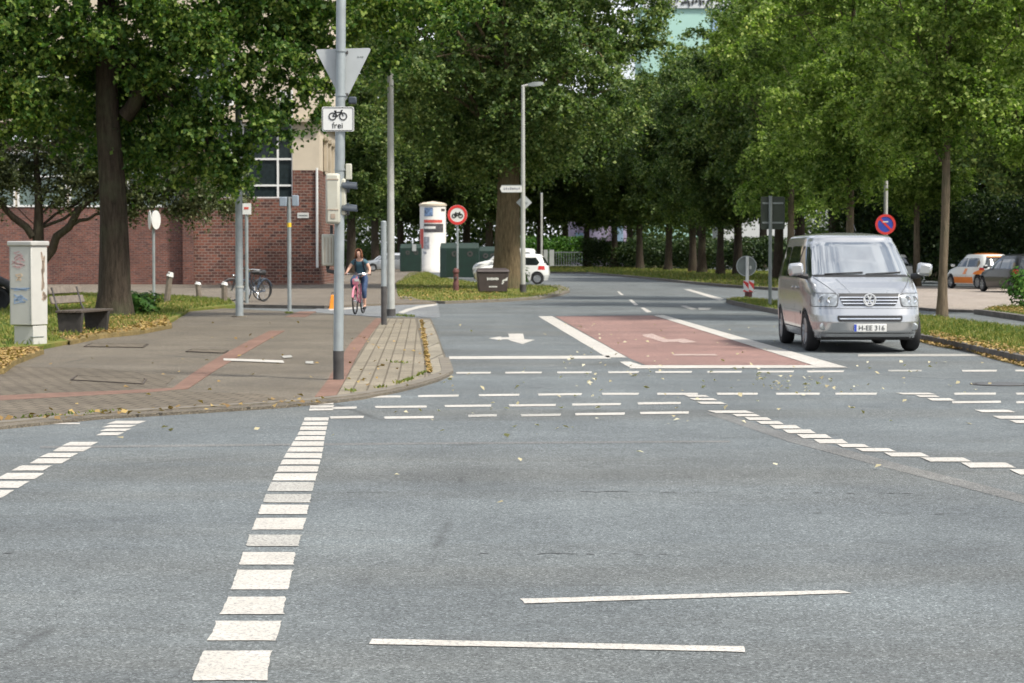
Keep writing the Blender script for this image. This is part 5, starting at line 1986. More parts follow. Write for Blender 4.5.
# wooden marker posts on the lawn
for px, py, h, dx, lab in ((168.5, 303.5, 0.95, 0.12, 'tall leaning wooden stake with pale top on the lawn, left of two short ones'), (198.5, 298.5, 0.55, -0.05, 'short wooden stake with pale top in the middle of the row on the lawn'), (224.5, 302, 0.62, 0.0, 'short wooden stake with pale top nearest the parked bicycles')):
    pa = P(px, py, 0.06)
    st = thing('wooden_stake', pa, lab, 'stake', 'wooden stakes along the lawn')
    m = MB()
    m.path([(-dx / 2, 0, 0), (dx / 2, 0, h)], [0.10, 0.09], 8)
    m.build('post', M['wood_grey'], st)
    m = MB()
    m.path([(dx / 2 * 0.75, 0, h * 0.88), (dx / 2 + 0.02, 0, h + 0.015)], [0.115, 0.08], 8)
    m.build('post_top', M['sign_white'], st)

# ------------------------------------------------------------------ bin, containers, pillar
pa = P(492.5, 292.5, 0.06)
bn = thing('grit_bin', pa, 'dark brown lidded bin with white lettering in front of the great trunk', 'bin', rz=R(4))
w0, w1, hB = 0.55, 0.62, 0.80
m = MB()
m.add([(-w0, -.4, 0.03), (w0, -.4, 0.03), (w0, .4, 0.03), (-w0, .4, 0.03), (-w1, -.46, hB), (w1, -.46, hB), (w1, .46, hB), (-w1, .46, hB)], [(3, 2, 1, 0), (4, 5, 6, 7), (0, 1, 5, 4), (1, 2, 6, 5), (2, 3, 7, 6), (3, 0, 4, 7)])
body = m.build('bin_body', M['bin_brown'], bn, bevel=0.03)
m = MB()
m.add([(-w1 - .03, -.5, hB + .005), (w1 + .03, -.5, hB + .005), (w1 + .03, .5, hB + .005), (-w1 - .03, .5, hB + .005), (-w1, -.44, hB + .10), (w1, -.44, hB + .10), (w1 * .9, .44, hB + .16), (-w1 * .9, .44, hB + .16)], [(3, 2, 1, 0), (4, 5, 6, 7), (0, 1, 5, 4), (1, 2, 6, 5), (2, 3, 7, 6), (3, 0, 4, 7)])
m.build('lid', M['bin_brown'], bn, bevel=0.02)
m = MB()
yf = lambda z: -0.4 - 0.06 * (z - .03) / (hB - .03) - 0.008
for k in range(8):
    m.box((-0.22 + k * 0.058, yf(0.52), 0.54), (0.042, 0.008, 0.085 if k % 3 else 0.11))
m.build('lettering', M['sign_white'], body, smooth=False)
m = MB()
for k in range(6):
    m.box((-0.14 + k * 0.055, yf(0.23), 0.235), (0.042, 0.008, 0.05))
m.build('lettering', M['sign_white'], body, smooth=False)
m = MB()
m.slab([(0.34, yf(.45), 0.40), (0.43, yf(.5), 0.46), (0.55, yf(.5), 0.47), (0.57, yf(.6), 0.62), (0.48, yf(.55), 0.54), (0.37, yf(.5), 0.50)], (0, 0.006, 0))
m.slab([(0.36, yf(.35), 0.32), (0.44, yf(.4), 0.41), (0.40, yf(.4), 0.43), (0.33, yf(.36), 0.36)], (0, 0.006, 0))
m.build('emblem', M['sign_white'], body, smooth=False)


def container(px0, px1, Y, py_t, label, depth=1.6, rz=0.0, dark=0.14):
    w = (px1 - px0) / FPX * Y
    h = Z(py_t, Y)
    r0 = thing('recycling_container', (X((px0 + px1) / 2, Y), Y, 0), label, 'container', rz=rz)
    m_ = MB()
    m_.add([(-w / 2, 0, .12), (w / 2, 0, .12), (w / 2, depth, .12), (-w / 2, depth, .12), (-w / 2, 0, h * .86), (w / 2, 0, h * .86), (w / 2, depth, h * .86), (-w / 2, depth, h * .86), (-w / 2 + .05, .25, h), (w / 2 - .05, .25, h), (w / 2 - .05, depth - .2, h), (-w / 2 + .05, depth - .2, h)],
           [(3, 2, 1, 0), (8, 9, 10, 11)] + [(a, b, b + 4, a + 4) for a, b in ((0, 1), (1, 2), (2, 3), (3, 0), (4, 5), (5, 6), (6, 7), (7, 4))])
    b_ = m_.build('container_body', M['green_box'], r0, smooth=False, bevel=0.03)
    m_ = MB()
    m_.box((-w / 2 + w * dark / 2, -0.02, h * .45), (w * dark, 0.05, h * .8))
    m_.build('side_panel', M['green_dark'], b_, smooth=False)
    for sx in (-.2, .2):
        m_ = MB()
        m_.lathe([(0.08, 0), (0.17, 0), (0.17, 0.04), (0.08, 0.04), (0.08, 0)], 18, Matrix.Translation((w * (sx + .07), 0.02, h * .70)) @ Matrix.Rotation(R(90), 4, 'X'))
        m_.build('slot_ring', M['black_foot'], b_)
    m_ = MB()
    for sx in (-.4, .4):
        m_.box((w * sx, depth / 2, 0.06), (0.14, depth * .8, 0.12))
    m_.build('skid', M['black_foot'], r0, smooth=False)
    return r0


container(440, 479, 131, 243, 'wide dark green container in front, beside the round red ringed sign', dark=0.16)
container(479, 497, 140, 246.5, 'dark green container half hidden by the great trunk', dark=0.06)
c3 = container(400, 421, 172, 244, 'dark green container standing left of the white advertising column', dark=0.05)
m = MB()
m.box((0.3, -0.03, 2.0), (0.32, 0.03, 0.55))
m.build('sticker', M['sign_back'], c3, smooth=False)

YC = 178.0
pa = (X(433, YC), YC, 0.0)
col = thing('advertising_column', pa, 'white cylindrical advertising column with posters between the green containers', 'column')
rc = 13 / FPX * YC
zt = Z(206.5, YC)
m = MB()
m.lathe([(0, 0), (rc * 1.03, 0), (rc * 1.03, 0.35), (rc, 0.4), (rc, zt)], 40)
m.build('column_body', M['pillar_white'], col)
m = MB()
m.lathe([(rc * .9, zt), (rc * 1.06, zt + .02), (rc * 1.06, zt + .18), (rc * .8, zt + .3), (0, zt + .42)], 40)
m.build('column_cap', M['plaster'], col)


def wrap(px0, px1, py0, py1, mat, off=0.012, name='poster'):
    m_ = MB()
    vs, fs = [], []
    n = 10
    for i in range(n + 1):
        px = lerp(px0, px1, i / n)
        sx = max(-.995, min(.995, (px - 433) / 13.0))
        a = math.asin(sx)
        for py in (py0, py1):
            vs.append(((rc + off) * math.sin(a), -(rc + off) * math.cos(a), Z(py, YC)))
    for i in range(n):
        fs.append((2 * i, 2 * i + 2, 2 * i + 3, 2 * i + 1))
    m_.add(vs, fs)
    m_.build(name, mat, col, fix=False)


wrap(425, 433.5, 208, 216.5, M['poster_blue'])
wrap(424.5, 442.5, 220, 223, M['poster_red'])
wrap(424.5, 443.5, 224, 232.5, M['poster_black'])
wrap(425, 436, 226.5, 229, M['pillar_white'], 0.02)
wrap(420.5, 424, 229, 248.5, M['poster_red'])
wrap(424.6, 430, 237, 249, M['poster_grey'])
wrap(441.5, 445, 209, 211.5, M['poster_black'])
wrap(424, 427, 251.5, 254, M['poster_grey'])

# orange box beside the signal pole, further back
pa = P(333.5, 309.5, 0.0)
ob_ = thing('orange_case', (pa.x, pa.y, 0.0), 'orange box standing at the kerb just left of the signal pole', 'box')
m = MB()
m.add([(-.13, -.1, 0), (.15, -.1, 0), (.15, .14, 0), (-.13, .14, 0), (-.07, -.06, .42), (.13, -.06, .42), (.13, .12, .42), (-.07, .12, .42)], [(3, 2, 1, 0), (4, 5, 6, 7), (0, 1, 5, 4), (1, 2, 6, 5), (2, 3, 7, 6), (3, 0, 4, 7)])
m.build('case_body', M['orange_box'], ob_, bevel=0.02)
m = MB()
m.path([(-.05, .03, .42), (-.05, .03, .48), (.1, .03, .48), (.1, .03, .42)], 0.015, 6)
m.build('handle', M['black_foot'], ob_)

# ------------------------------------------------------------------ cars
class Body:
    """car body as stacked plan outlines; y grows to the rear, front at y=0"""

    def __init__(self, zf, F, zb, B, zw, W, nf=6.0, nb=7.0, arches=(), ar=0.36, zbot=0.24, ztop=1.9):
        self.zf, self.F, self.zb, self.B, self.zw, self.W = zf, F, zb, B, zw, W
        self.nf, self.nb, self.arches, self.ar, self.zbot, self.ztop = nf, nb, arches, ar, zbot, ztop

    def dims(self, z):
        return interp(z, self.zf, self.F), interp(z, self.zb, self.B), interp(z, self.zw, self.W)

    def front(self, x, z):
        f, b, w = self.dims(z)
        L_ = (b - f) / 2
        k = min(0.9999, abs(x) / w)
        return f + L_ * (1 - (1 - k ** self.nf) ** (1 / self.nf))

    def rear(self, x, z):
        f, b, w = self.dims(z)
        L_ = (b - f) / 2
        k = min(0.9999, abs(x) / w)
        return b - L_ * (1 - (1 - k ** self.nb) ** (1 / self.nb))

    def side(self, y, z):
        f, b, w = self.dims(z)
        c, L_ = (f + b) / 2, (b - f) / 2
        k = min(0.9999, abs(y - c) / L_)
        n = self.nf if y < c else self.nb
        return w * (1 - k ** n) ** (1 / n)

    def outline(self, z, ns=84, nx=22):
        f, b, w = self.dims(z)
        c, L_ = (f + b) / 2, (b - f) / 2
        pts = []
        kf = 0.90
        xm = (1 - kf ** self.nf) ** (1 / self.nf)
        xr = (1 - kf ** self.nb) ** (1 / self.nb)
        for i in range(nx):       # front, left to right
            xq = lerp(-xm, xm, i / nx) * w
            pts.append((xq, self.front(xq, z)))
        for i in range(ns):       # right side to the rear
            t = lerp(-kf, kf, i / ns)
            y = c + t * L_
            pts.append((self.side(y, z), y))
        for i in range(nx):
            xq = lerp(xr, -xr, i / nx) * w
            pts.append((xq, self.rear(xq, z)))
        for i in range(ns):
            t = lerp(kf, -kf, i / ns)
            y = c + t * L_
            pts.append((-self.side(y, z), y))
        return pts

    def build(self, name, mat, parent, crown=0.05, rr=0.11):
        zs_ = list(np.unique(np.round(np.concatenate([np.linspace(self.zbot, self.ztop - rr, 46), [z for z in self.zf if self.zbot < z < self.ztop - rr]]), 4)))
        rows = []
        for z in zs_:
            row = []
            for (xq, yq) in self.outline(z):
                zq = z
                for ay in self.arches:
                    d = abs(yq - ay)
                    if d < self.ar and abs(xq) > self.dims(z)[2] * 0.6:
                        zq = max(zq, 0.33 + math.sqrt(self.ar ** 2 - d * d))
                row.append((xq, yq, zq))
            rows.append(row)
        f, b, w = self.dims(self.ztop - rr)
        c = (f + b) / 2
        base = self.outline(self.ztop - rr)
        for k in range(1, 6):
            a = k / 5 * math.pi / 2
            ins = rr * 1.3 * (1 - math.cos(a))
            zz_ = self.ztop - rr + rr * 0.8 * math.sin(a)
            row = []
            for (xq, yq) in base:
                sx_ = (w - ins) / w
                sy_ = ((b - f) / 2 - ins * 1.6) / ((b - f) / 2)
                row.append((xq * sx_, c + (yq - c) * sy_, zz_))
            rows.append(row)
        last = rows[-1]
        for k, sc_ in enumerate((0.8, 0.55, 0.3, 0.1)):
            rows.append([(xq * sc_, c + (yq - c) * sc_, last[0][2] + crown * (1 - sc_ ** 2)) for (xq, yq, _) in last])
        n = len(rows[0])
        vs = [p_ for r_ in rows for p_ in r_]
        fs = []
        for i in range(len(rows) - 1):
            for k in range(n):
                fs.append((i * n + k, i * n + (k + 1) % n, (i + 1) * n + (k + 1) % n, (i + 1) * n + k))
        fs.append(tuple((len(rows) - 1) * n + k for k in range(n)))
        m_ = MB()
        m_.add(vs, fs)
        o = m_.build(name, mat, parent, angle=40)
        return o

    def front_panel(self, name, mat, parent, rows, off=0.005, nx=14, nz=8, rear=False):
        """rows: (z, x0, x1)"""
        rows = sorted(rows)
        zr = [r_[0] for r_ in rows]
        vs, fs = [], []
        for j in range(nz + 1):
            z = lerp(zr[0], zr[-1], j / nz)
            x0, x1 = interp(z, zr, [r_[1] for r_ in rows]), interp(z, zr, [r_[2] for r_ in rows])
            for i in range(nx + 1):
                xq = lerp(x0, x1, i / nx)
                vs.append((xq, self.rear(xq, z) + off, z) if rear else (xq, self.front(xq, z) - off, z))
        for j in range(nz):
            for i in range(nx):
                a = j * (nx + 1) + i
                fs.append((a, a + 1, a + nx + 2, a + nx + 1))
        m_ = MB()
        m_.add(vs, fs)
        o = m_.build(name, mat, parent, fix=False)
        return o

    def side_panel(self, name, mat, parent, rows, sgn, off=0.005, ny=12, nz=8):
        rows = sorted(rows)
        zr = [r_[0] for r_ in rows]
        vs, fs = [], []
        for j in range(nz + 1):
            z = lerp(zr[0], zr[-1], j / nz)
            y0, y1 = interp(z, zr, [r_[1] for r_ in rows]), interp(z, zr, [r_[2] for r_ in rows])
            for i in range(ny + 1):
                yq = lerp(y0, y1, i / ny)
                vs.append((sgn * (self.side(yq, z) + off), yq, z))
        for j in range(nz):
            for i in range(ny):
                a = j * (ny + 1) + i
                fs.append((a, a + 1, a + ny + 2, a + ny + 1) if sgn > 0 else (a, a + ny + 1, a + ny + 2, a + 1))
        m_ = MB()
        m_.add(vs, fs)
        return m_.build(name, mat, parent, fix=False)


def wheel(parent, xq, yq, r, w, spokes=5, sgn=1, steer=0.0):
    Mx = Matrix.Translation((xq, yq, r)) @ Matrix.Rotation(steer, 4, 'Z') @ Matrix.Rotation(math.pi / 2 * sgn, 4, 'Y')
    m_ = MB()
    h = w / 2
    m_.lathe([(r * .66, -h), (r * .9, -h), (r * .97, -h * .75), (r, -h * .4), (r, h * .4), (r * .97, h * .75), (r * .9, h), (r * .66, h * .98), (r * .66, -h)], 36, Mx)
    t_ = m_.build('wheel', M['tyre'], parent)
    m_ = MB()
    m_.lathe([(r * .66, -h * .2), (r * .67, h * .9), (r * .62, h * .92), (r * .6, h * .45), (r * .1, h * .4)], 36, Mx)
    m_.lathe([(0, h * .85), (r * .16, h * .8), (r * .18, h * .3)], 20, Mx)
    for k in range(spokes):
        a = 2 * math.pi * k / spokes
        for da in (-0.16, 0.16):
            p0 = Vector((r * .14 * math.cos(a + da), r * .14 * math.sin(a + da), h * .7))
            p1 = Vector((r * .63 * math.cos(a + da * .8), r * .63 * math.sin(a + da * .8), h * .82))
            m_.path([Mx @ p0, Mx @ p1], [r * .07, r * .06], 6)
    m_.build('rim', M['rim'], t_)
    return t_


def underbody(parent, half_w, y0, y1, z0=0.2, z1=0.75):
    m_ = MB()
    m_.box((0, (y0 + y1) / 2, (z0 + z1) / 2), (half_w * 2, y1 - y0, z1 - z0))
    m_.build('underbody', M['trim_black'], parent, smooth=False)


# silver van
VY = 35.3
van = thing('van', (5.83, VY, 0), 'silver passenger van driving towards the viewer on the right of the junction', 'van', rz=R(0.4))
vb = Body([0.22, 0.35, 0.5, 0.62, 0.76, 0.80, 0.92, 0.98, 1.06, 1.14, 1.20, 1.25, 1.5, 1.8, 1.9], [0.13, 0.045, 0.0, 0.02, 0.07, 0.08, 0.12, 0.17, 0.30, 0.48, 0.66, 0.80, 1.17, 1.62, 1.80],
          [0.22, 0.45, 0.6, 1.0, 1.2, 1.9], [4.80, 4.88, 4.89, 4.86, 4.83, 4.62],
          [0.22, 0.4, 0.62, 1.0, 1.18, 1.26, 1.5, 1.75, 1.9], [0.88, 0.935, 0.952, 0.95, 0.935, 0.91, 0.862, 0.80, 0.74],
          nf=5.5, nb=9, arches=(0.95, 3.95), ar=0.39, zbot=0.24, ztop=1.97)
body = vb.build('body', M['silver'], van, crown=0.045, rr=0.12)
underbody(van, 0.78, 0.45, 4.6, 0.2, 0.9)
for yq, st in ((0.95, 0.05), (3.95, 0)):
    for sgn in (-1, 1):
        wheel(van, sgn * 0.83, yq, 0.335, 0.22, 5, sgn, st)
# glazing
vb.front_panel('windscreen', M['screen_glass'], van, [(1.275, -0.80, 0.80), (1.5, -0.765, 0.765), (1.78, -0.685, 0.685), (1.815, -0.62, 0.62)], 0.006, 22, 14)
m = MB()
for i in range(25):
    pass
vb.front_panel('cowl', M['trim_black'], van, [(1.238, -0.79, 0.79), (1.272, -0.81, 0.81)], 0.008, 22, 2)
for a, b, zq in ((-0.62, 0.02, 1.285), (0.06, 0.66, 1.285)):
    m = MB()
    pts_ = [(lerp(a, b, t), vb.front(lerp(a, b, t), zq + 0.03 * t) - 0.03, zq + 0.03 * t) for t in (0, .25, .5, .75, 1)]
    m.path(pts_, 0.010, 6)
    m.build('wiper', M['trim_black'], van)
for sgn in (-1, 1):
    vb.side_panel('door_window', M['car_glass'], van, [(1.22, 0.98, 1.98), (1.30, 1.10, 1.98), (1.70, 1.66, 1.98), (1.74, 1.78, 1.94)], sgn, 0.006)
    vb.side_panel('side_window', M['car_glass'], van, [(1.22, 2.08, 3.32), (1.72, 2.08, 3.32), (1.75, 2.12, 3.28)], sgn, 0.006)
    vb.side_panel('side_window', M['car_glass'], van, [(1.22, 3.42, 4.52), (1.70, 3.42, 4.44), (1.74, 3.46, 4.36)], sgn, 0.006)
    vb.side_panel('pillar_trim', M['trim_black'], van, [(1.21, 1.985, 2.075), (1.75, 1.985, 2.075)], sgn, 0.004, 2, 4)
    for y0 in (1.12, 2.03, 3.38):
        vb.side_panel('door_joint', M['seam'], van, [(0.36 if y0 > 2 else 0.80, y0 - .006, y0 + .006), (1.2, y0 - .006, y0 + .006)], sgn, 0.003, 1, 14)
    vb.side_panel('sill_joint', M['seam'], van, [(0.36, 1.35, 3.55), (0.375, 1.35, 3.55)], sgn, 0.003, 24, 1)
    vb.side_panel('rub_strip', M['silver'], van, [(0.60, 1.34, 3.56), (0.66, 1.34, 3.56)], sgn, 0.012, 24, 2)
    for y0 in (1.82, 2.28):
        m = MB()
        m.box((sgn * (vb.side(y0, 1.05) + 0.02), y0, 1.05), (0.03, 0.2, 0.035))
        m.build('door_handle', M['silver'], van, bevel=0.01)
    # mirror
    m = MB()
    m.box((sgn * 1.075, 1.02, 1.36), (0.25, 0.16, 0.215), Matrix.Rotation(R(sgn * 6), 3, 'Y'))
    mi = m.build('mirror', M['silver'], van, bevel=0.05)
    m = MB()
    m.path([(sgn * 0.88, 1.12, 1.24), (sgn * 1.0, 1.05, 1.26), (sgn * 1.08, 1.03, 1.30)], [0.05, 0.045, 0.05], 8)
    m.build('mirror_arm', M['trim_black'], mi)
    # headlight
    a, b = sorted((sgn * 0.50, sgn * 0.86))
    rows_ = [(0.765, 0.56, 0.875), (0.80, 0.53, 0.885), (0.90, 0.515, 0.885), (0.955, 0.52, 0.875), (0.97, 0.58, 0.865)]
    rws = [(z, sgn * x0, sgn * x1) if sgn > 0 else (z, -x1, -x0) for z, x0, x1 in rows_]
    bz_ = [(z + (-.014 if i < 2 else .012), (x0 - .018) if sgn > 0 else -x1 - .012, (x1 + .012) if sgn > 0 else -x0 + .018) for i, (z, x0, x1) in enumerate(rows_)]
    vb.front_panel('headlight_surround', M['seam'], van, bz_, 0.004, 12, 8)
    hl = vb.front_panel('headlight', M['lamp_clear'], van, rws, 0.007, 12, 8)
    for dx, rr_ in ((0.63, 0.055), (0.755, 0.055)):
        m = MB()
        yy = vb.front(dx, 0.87)
        m.lathe([(rr_ * .5, 0.0), (rr_, 0.008), (rr_ * 1.12, 0.0)], 18, Matrix.Translation((sgn * dx, yy - 0.008, 0.875)) @ Matrix.Rotation(R(90), 4, 'X') @ Matrix.Rotation(R(-sgn * 14), 4, 'Y'))
        m.build('reflector', M['chrome'], hl)
    m = MB()
    m.path([(sgn * 0.525, vb.front(0.525, .775) - .006, 0.775), (sgn * 0.70, vb.front(0.70, .765) - .006, 0.765), (sgn * 0.86, vb.front(0.86, .78) - .006, 0.785)], 0.006, 5)
    m.build('lens_edge', M['seam'], hl)
    # fog lamp
    m = MB()
    m.lathe([(0.0, 0.012), (0.05, 0.01), (0.06, 0.0), (0.066, -0.01)], 18, Matrix.Translation((sgn * 0.74, vb.front(0.74, 0.43) - 0.006, 0.43)) @ Matrix.Rotation(R(90), 4, 'X') @ Matrix.Rotation(R(-sgn * 18), 4, 'Y'))
    m.build('fog_lamp', M['lamp_clear'], van)
# grille with three bars and emblem
gr = vb.front_panel('grille', M['trim_black'], van, [(0.775, -0.415, 0.415), (0.80, -0.44, 0.44), (0.95, -0.50, 0.50), (0.965, -0.485, 0.485)], 0.008, 16, 6)
for zq, hw in ((0.812, 0.44), (0.862, 0.46), (0.912, 0.48)):
    vb.front_panel('grille_bar', M['chrome'], gr, [(zq - .009, -hw, hw), (zq + .009, -hw, hw)], 0.022, 16, 2)
m = MB()
yg = vb.front(0, 0.87) - 0.035
disc(m, Vector((0, yg, 0.872)), 0.105, 0.02, 36, r_in=0.09)


def stroke(m_, pts, w, y):
    for (a, b) in zip(pts[:-1], pts[1:]):
        A, B = Vector((a[0], y, a[1])), Vector((b[0], y, b[1]))
        d = (B - A).normalized()
        q_ = Vector((-d.z, 0, d.x)) * w
        m_.slab([A + q_, B + q_, B - q_, A - q_], (0, 0.012, 0))


stroke(m, [(-0.041, 0.872 + .089), (0, 0.872 + .007), (0.041, 0.872 + .089)], 0.011, yg - 0.008)
stroke(m, [(-0.089, 0.872 + .029), (-0.041, 0.872 - .079), (0, 0.872 + .005), (0.041, 0.872 - .079), (0.089, 0.872 + .029)], 0.011, yg - 0.010)
m.build('emblem', M['emblem_silver'], gr, smooth=False)
for sgn in (-1, 1):
    m = MB()
    pts_ = [(sgn * lerp(.80, .53, t), vb.front(lerp(.80, .53, t), lerp(1.23, .972, t)) - .001, lerp(1.23, .972, t)) for t in np.linspace(0, 1, 10)]
    m.path(pts_, 0.005, 5)
    m.build('bonnet_joint', M['seam'], van)
    m = MB()
    pts_ = [(sgn * lerp(.30, .46, t), vb.front(lerp(.30, .46, t), lerp(.985, 1.20, t)) - .001, lerp(.985, 1.20, t)) for t in np.linspace(0, 1, 10)]
    m.path(pts_, 0.007, 6)
    m.build('bonnet_crease', M['silver'], van)
it = vb.front_panel('lower_intake', M['trim_black'], van, [(0.515, -0.50, 0.50), (0.535, -0.525, 0.525), (0.60, -0.535, 0.535), (0.615, -0.52, 0.52)], 0.008, 16, 4)
vb.front_panel('intake_bar', M['chrome'], it, [(0.556, -0.49, 0.49), (0.574, -0.50, 0.50)], 0.018, 16, 2)
vb.front_panel('bumper_joint', M['seam'], van, [(0.318, -0.80, 0.80), (0.330, -0.80, 0.80)], 0.004, 20, 1)
vb.front_panel('bumper_joint', M['seam'], van, [(0.728, -0.86, 0.86), (0.734, -0.86, 0.86)], 0.003, 24, 1)
vb.front_panel('bonnet_joint', M['seam'], van, [(0.968, -0.50, 0.50), (0.976, -0.50, 0.50)], 0.003, 20, 1)
vb.front_panel('front_lip', M['trim_black'], van, [(0.235, -0.80, 0.80), (0.262, -0.82, 0.82)], 0.006, 20, 1)
m = MB()
yp = vb.front(0.26, 0.42) - 0.03
m.box((0, yp, 0.415), (0.53, 0.02, 0.125))
pl = m.build('number_plate', M['sign_white'], van, bevel=0.006)
m = MB()
m.box((-0.243, yp - 0.0115, 0.415), (0.04, 0.003, 0.115))
m.build('plate_band', M['sign_blue'], pl, smooth=False)
text_mesh('plate_text', 'H-EE 316', 0.112, (0.02, yp - 0.013, 0.412), M['sign_black'], pl)
m = MB()
m.path([(0.25, 3.0, 2.02), (0.25, 3.25, 2.14)], [0.012, 0.004], 6)
m.build('aerial', M['trim_black'], van)


def hatch(name, loc, rz, label, mat, L_=3.6, W_=0.8, H_=1.48, roof=None, lower=None, cat='car', group='cars parked or waiting in the background'):
    root_ = thing(name, loc, label, cat, group, rz)
    k = L_ / 3.6
    hb = H_ / 1.48
    b_ = Body([0.2 * hb, .35 * hb, .55 * hb, .68 * hb, .78 * hb, .86 * hb, .92 * hb, 1.2 * hb, 1.38 * hb, 1.45 * hb], [.1, .02, .0, .06, .2, .5, .78 * k, 1.12 * k, 1.45 * k, 1.62 * k],
              [0.2 * hb, .45 * hb, .85 * hb, 1.0 * hb, 1.3 * hb, 1.45 * hb], [L_ - .1, L_, L_ - .03, L_ - .1, L_ - .28, L_ - .42],
              [.2 * hb, .4 * hb, .6 * hb, .9 * hb, 1.2 * hb, 1.45 * hb], [W_ * .94, W_ * .99, W_, W_ * .97, W_ * .85, W_ * .72], nf=4.5, nb=5, arches=(.68, L_ - .62), ar=0.335, zbot=.2, ztop=H_)
    b_.build('body', mat, root_, crown=0.04, rr=.09)
    underbody(root_, W_ * .82, .35, L_ - .3, .17, .7)
    for yq in (.68, L_ - .62):
        for sgn in (-1, 1):
            wheel(root_, sgn * (W_ - .1), yq, 0.29, .17, 6, sgn)
    b_.front_panel('windscreen', M['car_glass'], root_, [(.94 * hb, -W_ * .82, W_ * .82), (1.32 * hb, -W_ * .68, W_ * .68)], .006)
    b_.front_panel('rear_window', M['car_glass'], root_, [(.92 * hb, -W_ * .78, W_ * .78), (1.0 * hb, -W_ * .8, W_ * .8), (1.33 * hb, -W_ * .62, W_ * .62)], .006, rear=True)
    b_.front_panel('rear_plate', M['sign_white'], root_, [(.55 * hb, -.25, .25), (.64 * hb, -.25, .25)], .012, 4, 2, rear=True)
    b_.front_panel('grille', M['trim_black'], root_, [(.36 * hb, -W_ * .55, W_ * .55), (.5 * hb, -W_ * .6, W_ * .6)], .008)
    b_.front_panel('front_plate', M['sign_white'], root_, [(.40 * hb, -.25, .25), (.49 * hb, -.25, .25)], .016, 4, 2)
    for sgn in (-1, 1):
        y0w = 1.02 * k
        b_.side_panel('side_window', M['car_glass'], root_, [(.93 * hb, y0w, 2.02 * k), (1.30 * hb, 1.50 * k, 2.02 * k)], sgn, .006)
        b_.side_panel('side_window', M['car_glass'], root_, [(.93 * hb, 2.10 * k, L_ - .62), (1.06 * hb, 2.10 * k, L_ - .5), (1.30 * hb, 2.10 * k, L_ - .68)], sgn, .006)
        b_.side_panel('door_joint', M['seam'], root_, [(.3 * hb, 2.06 * k - .006, 2.06 * k + .006), (.92 * hb, 2.06 * k - .006, 2.06 * k + .006)], sgn, .003, 1, 8)
        rws_ = [(.64 * hb, W_ * .56, W_ * .9), (.78 * hb, W_ * .62, W_ * .93)]
        b_.front_panel('headlight', M['lamp_clear'], root_, [(z, sgn * x0, sgn * x1) if sgn > 0 else (z, -x1, -x0) for z, x0, x1 in rws_], .008)
        rws_ = [(.70 * hb, W_ * .84, W_ * .955), (.90 * hb, W_ * .85, W_ * .94)]
        b_.front_panel('tail_light', M['lamp_red'], root_, [(z, sgn * x0, sgn * x1) if sgn > 0 else (z, -x1, -x0) for z, x0, x1 in rws_], .008, rear=True)
        m_ = MB()
        m_.box((sgn * (W_ + .1), 1.12 * k, .98 * hb), (.18, .09, .12))
        m_.build('mirror', mat, root_, bevel=.03)
        if lower:
            b_.side_panel('lower_trim', lower, root_, [(.24 * hb, 1.02, L_ - .98), (.50 * hb, 1.02, L_ - .98)], sgn, .006, 14, 3)
            b_.side_panel('rear_quarter_trim', lower, root_, [(.62 * hb, L_ - .98, L_ - .2), (.72 * hb, L_ - .86, L_ - .16), (.80 * hb, L_ - .5, L_ - .14)], sgn, .006, 14, 4)
            b_.side_panel('door_emblem', lower, root_, [(.62 * hb, 1.75, 2.0), (.86 * hb, 1.95, 2.15)], sgn, .008, 4, 4)
    if roof:
        f, bb, w = b_.dims(H_ - .09)
        m_ = MB()
        pts_ = round_poly([(-w + .14, f + .35), (w - .14, f + .35), (w - .14, bb - .16), (-w + .14, bb - .16)], .2)
        c_ = (f + bb) / 2
        n_ = len(pts_)
        vs = [(a, b, H_ - .012) for a, b in pts_] + [(a * .7, c_ + (b - c_) * .7, H_ + .018) for a, b in pts_] + [(a * .3, c_ + (b - c_) * .3, H_ + .034) for a, b in pts_]
        fs = [(i, (i + 1) % n_, n_ + (i + 1) % n_, n_ + i) for i in range(n_)] + [(n_ + i, n_ + (i + 1) % n_, 2 * n_ + (i + 1) % n_, 2 * n_ + i) for i in range(n_)] + [tuple(range(2 * n_, 3 * n_))]
        m_.add(vs, fs)
        m_.build('roof_panel', roof, root_)
        b_.front_panel('tailgate_trim', roof, root_, [(1.345 * hb, -W_ * .62, W_ * .62), (1.39 * hb, -W_ * .6, W_ * .6)], .03, 10, 3, rear=True)
        b_.front_panel('rear_bumper_trim', lower, root_, [(.26 * hb, -W_ * .93, W_ * .93), (.50 * hb, -W_ * .95, W_ * .95)], .012, 14, 3, rear=True)
    return root_


def place_car(px_c, Y, heading, z=0.0, L_=3.6):
    """root location so that the middle of the car stands at px_c, Y; heading = angle of the car's nose from -Y"""
    c = Vector((X(px_c, Y), Y, z))
    back = Matrix.Rotation(heading, 3, 'Z') @ Vector((0, 1, 0))
    return c - back * (L_ / 2)


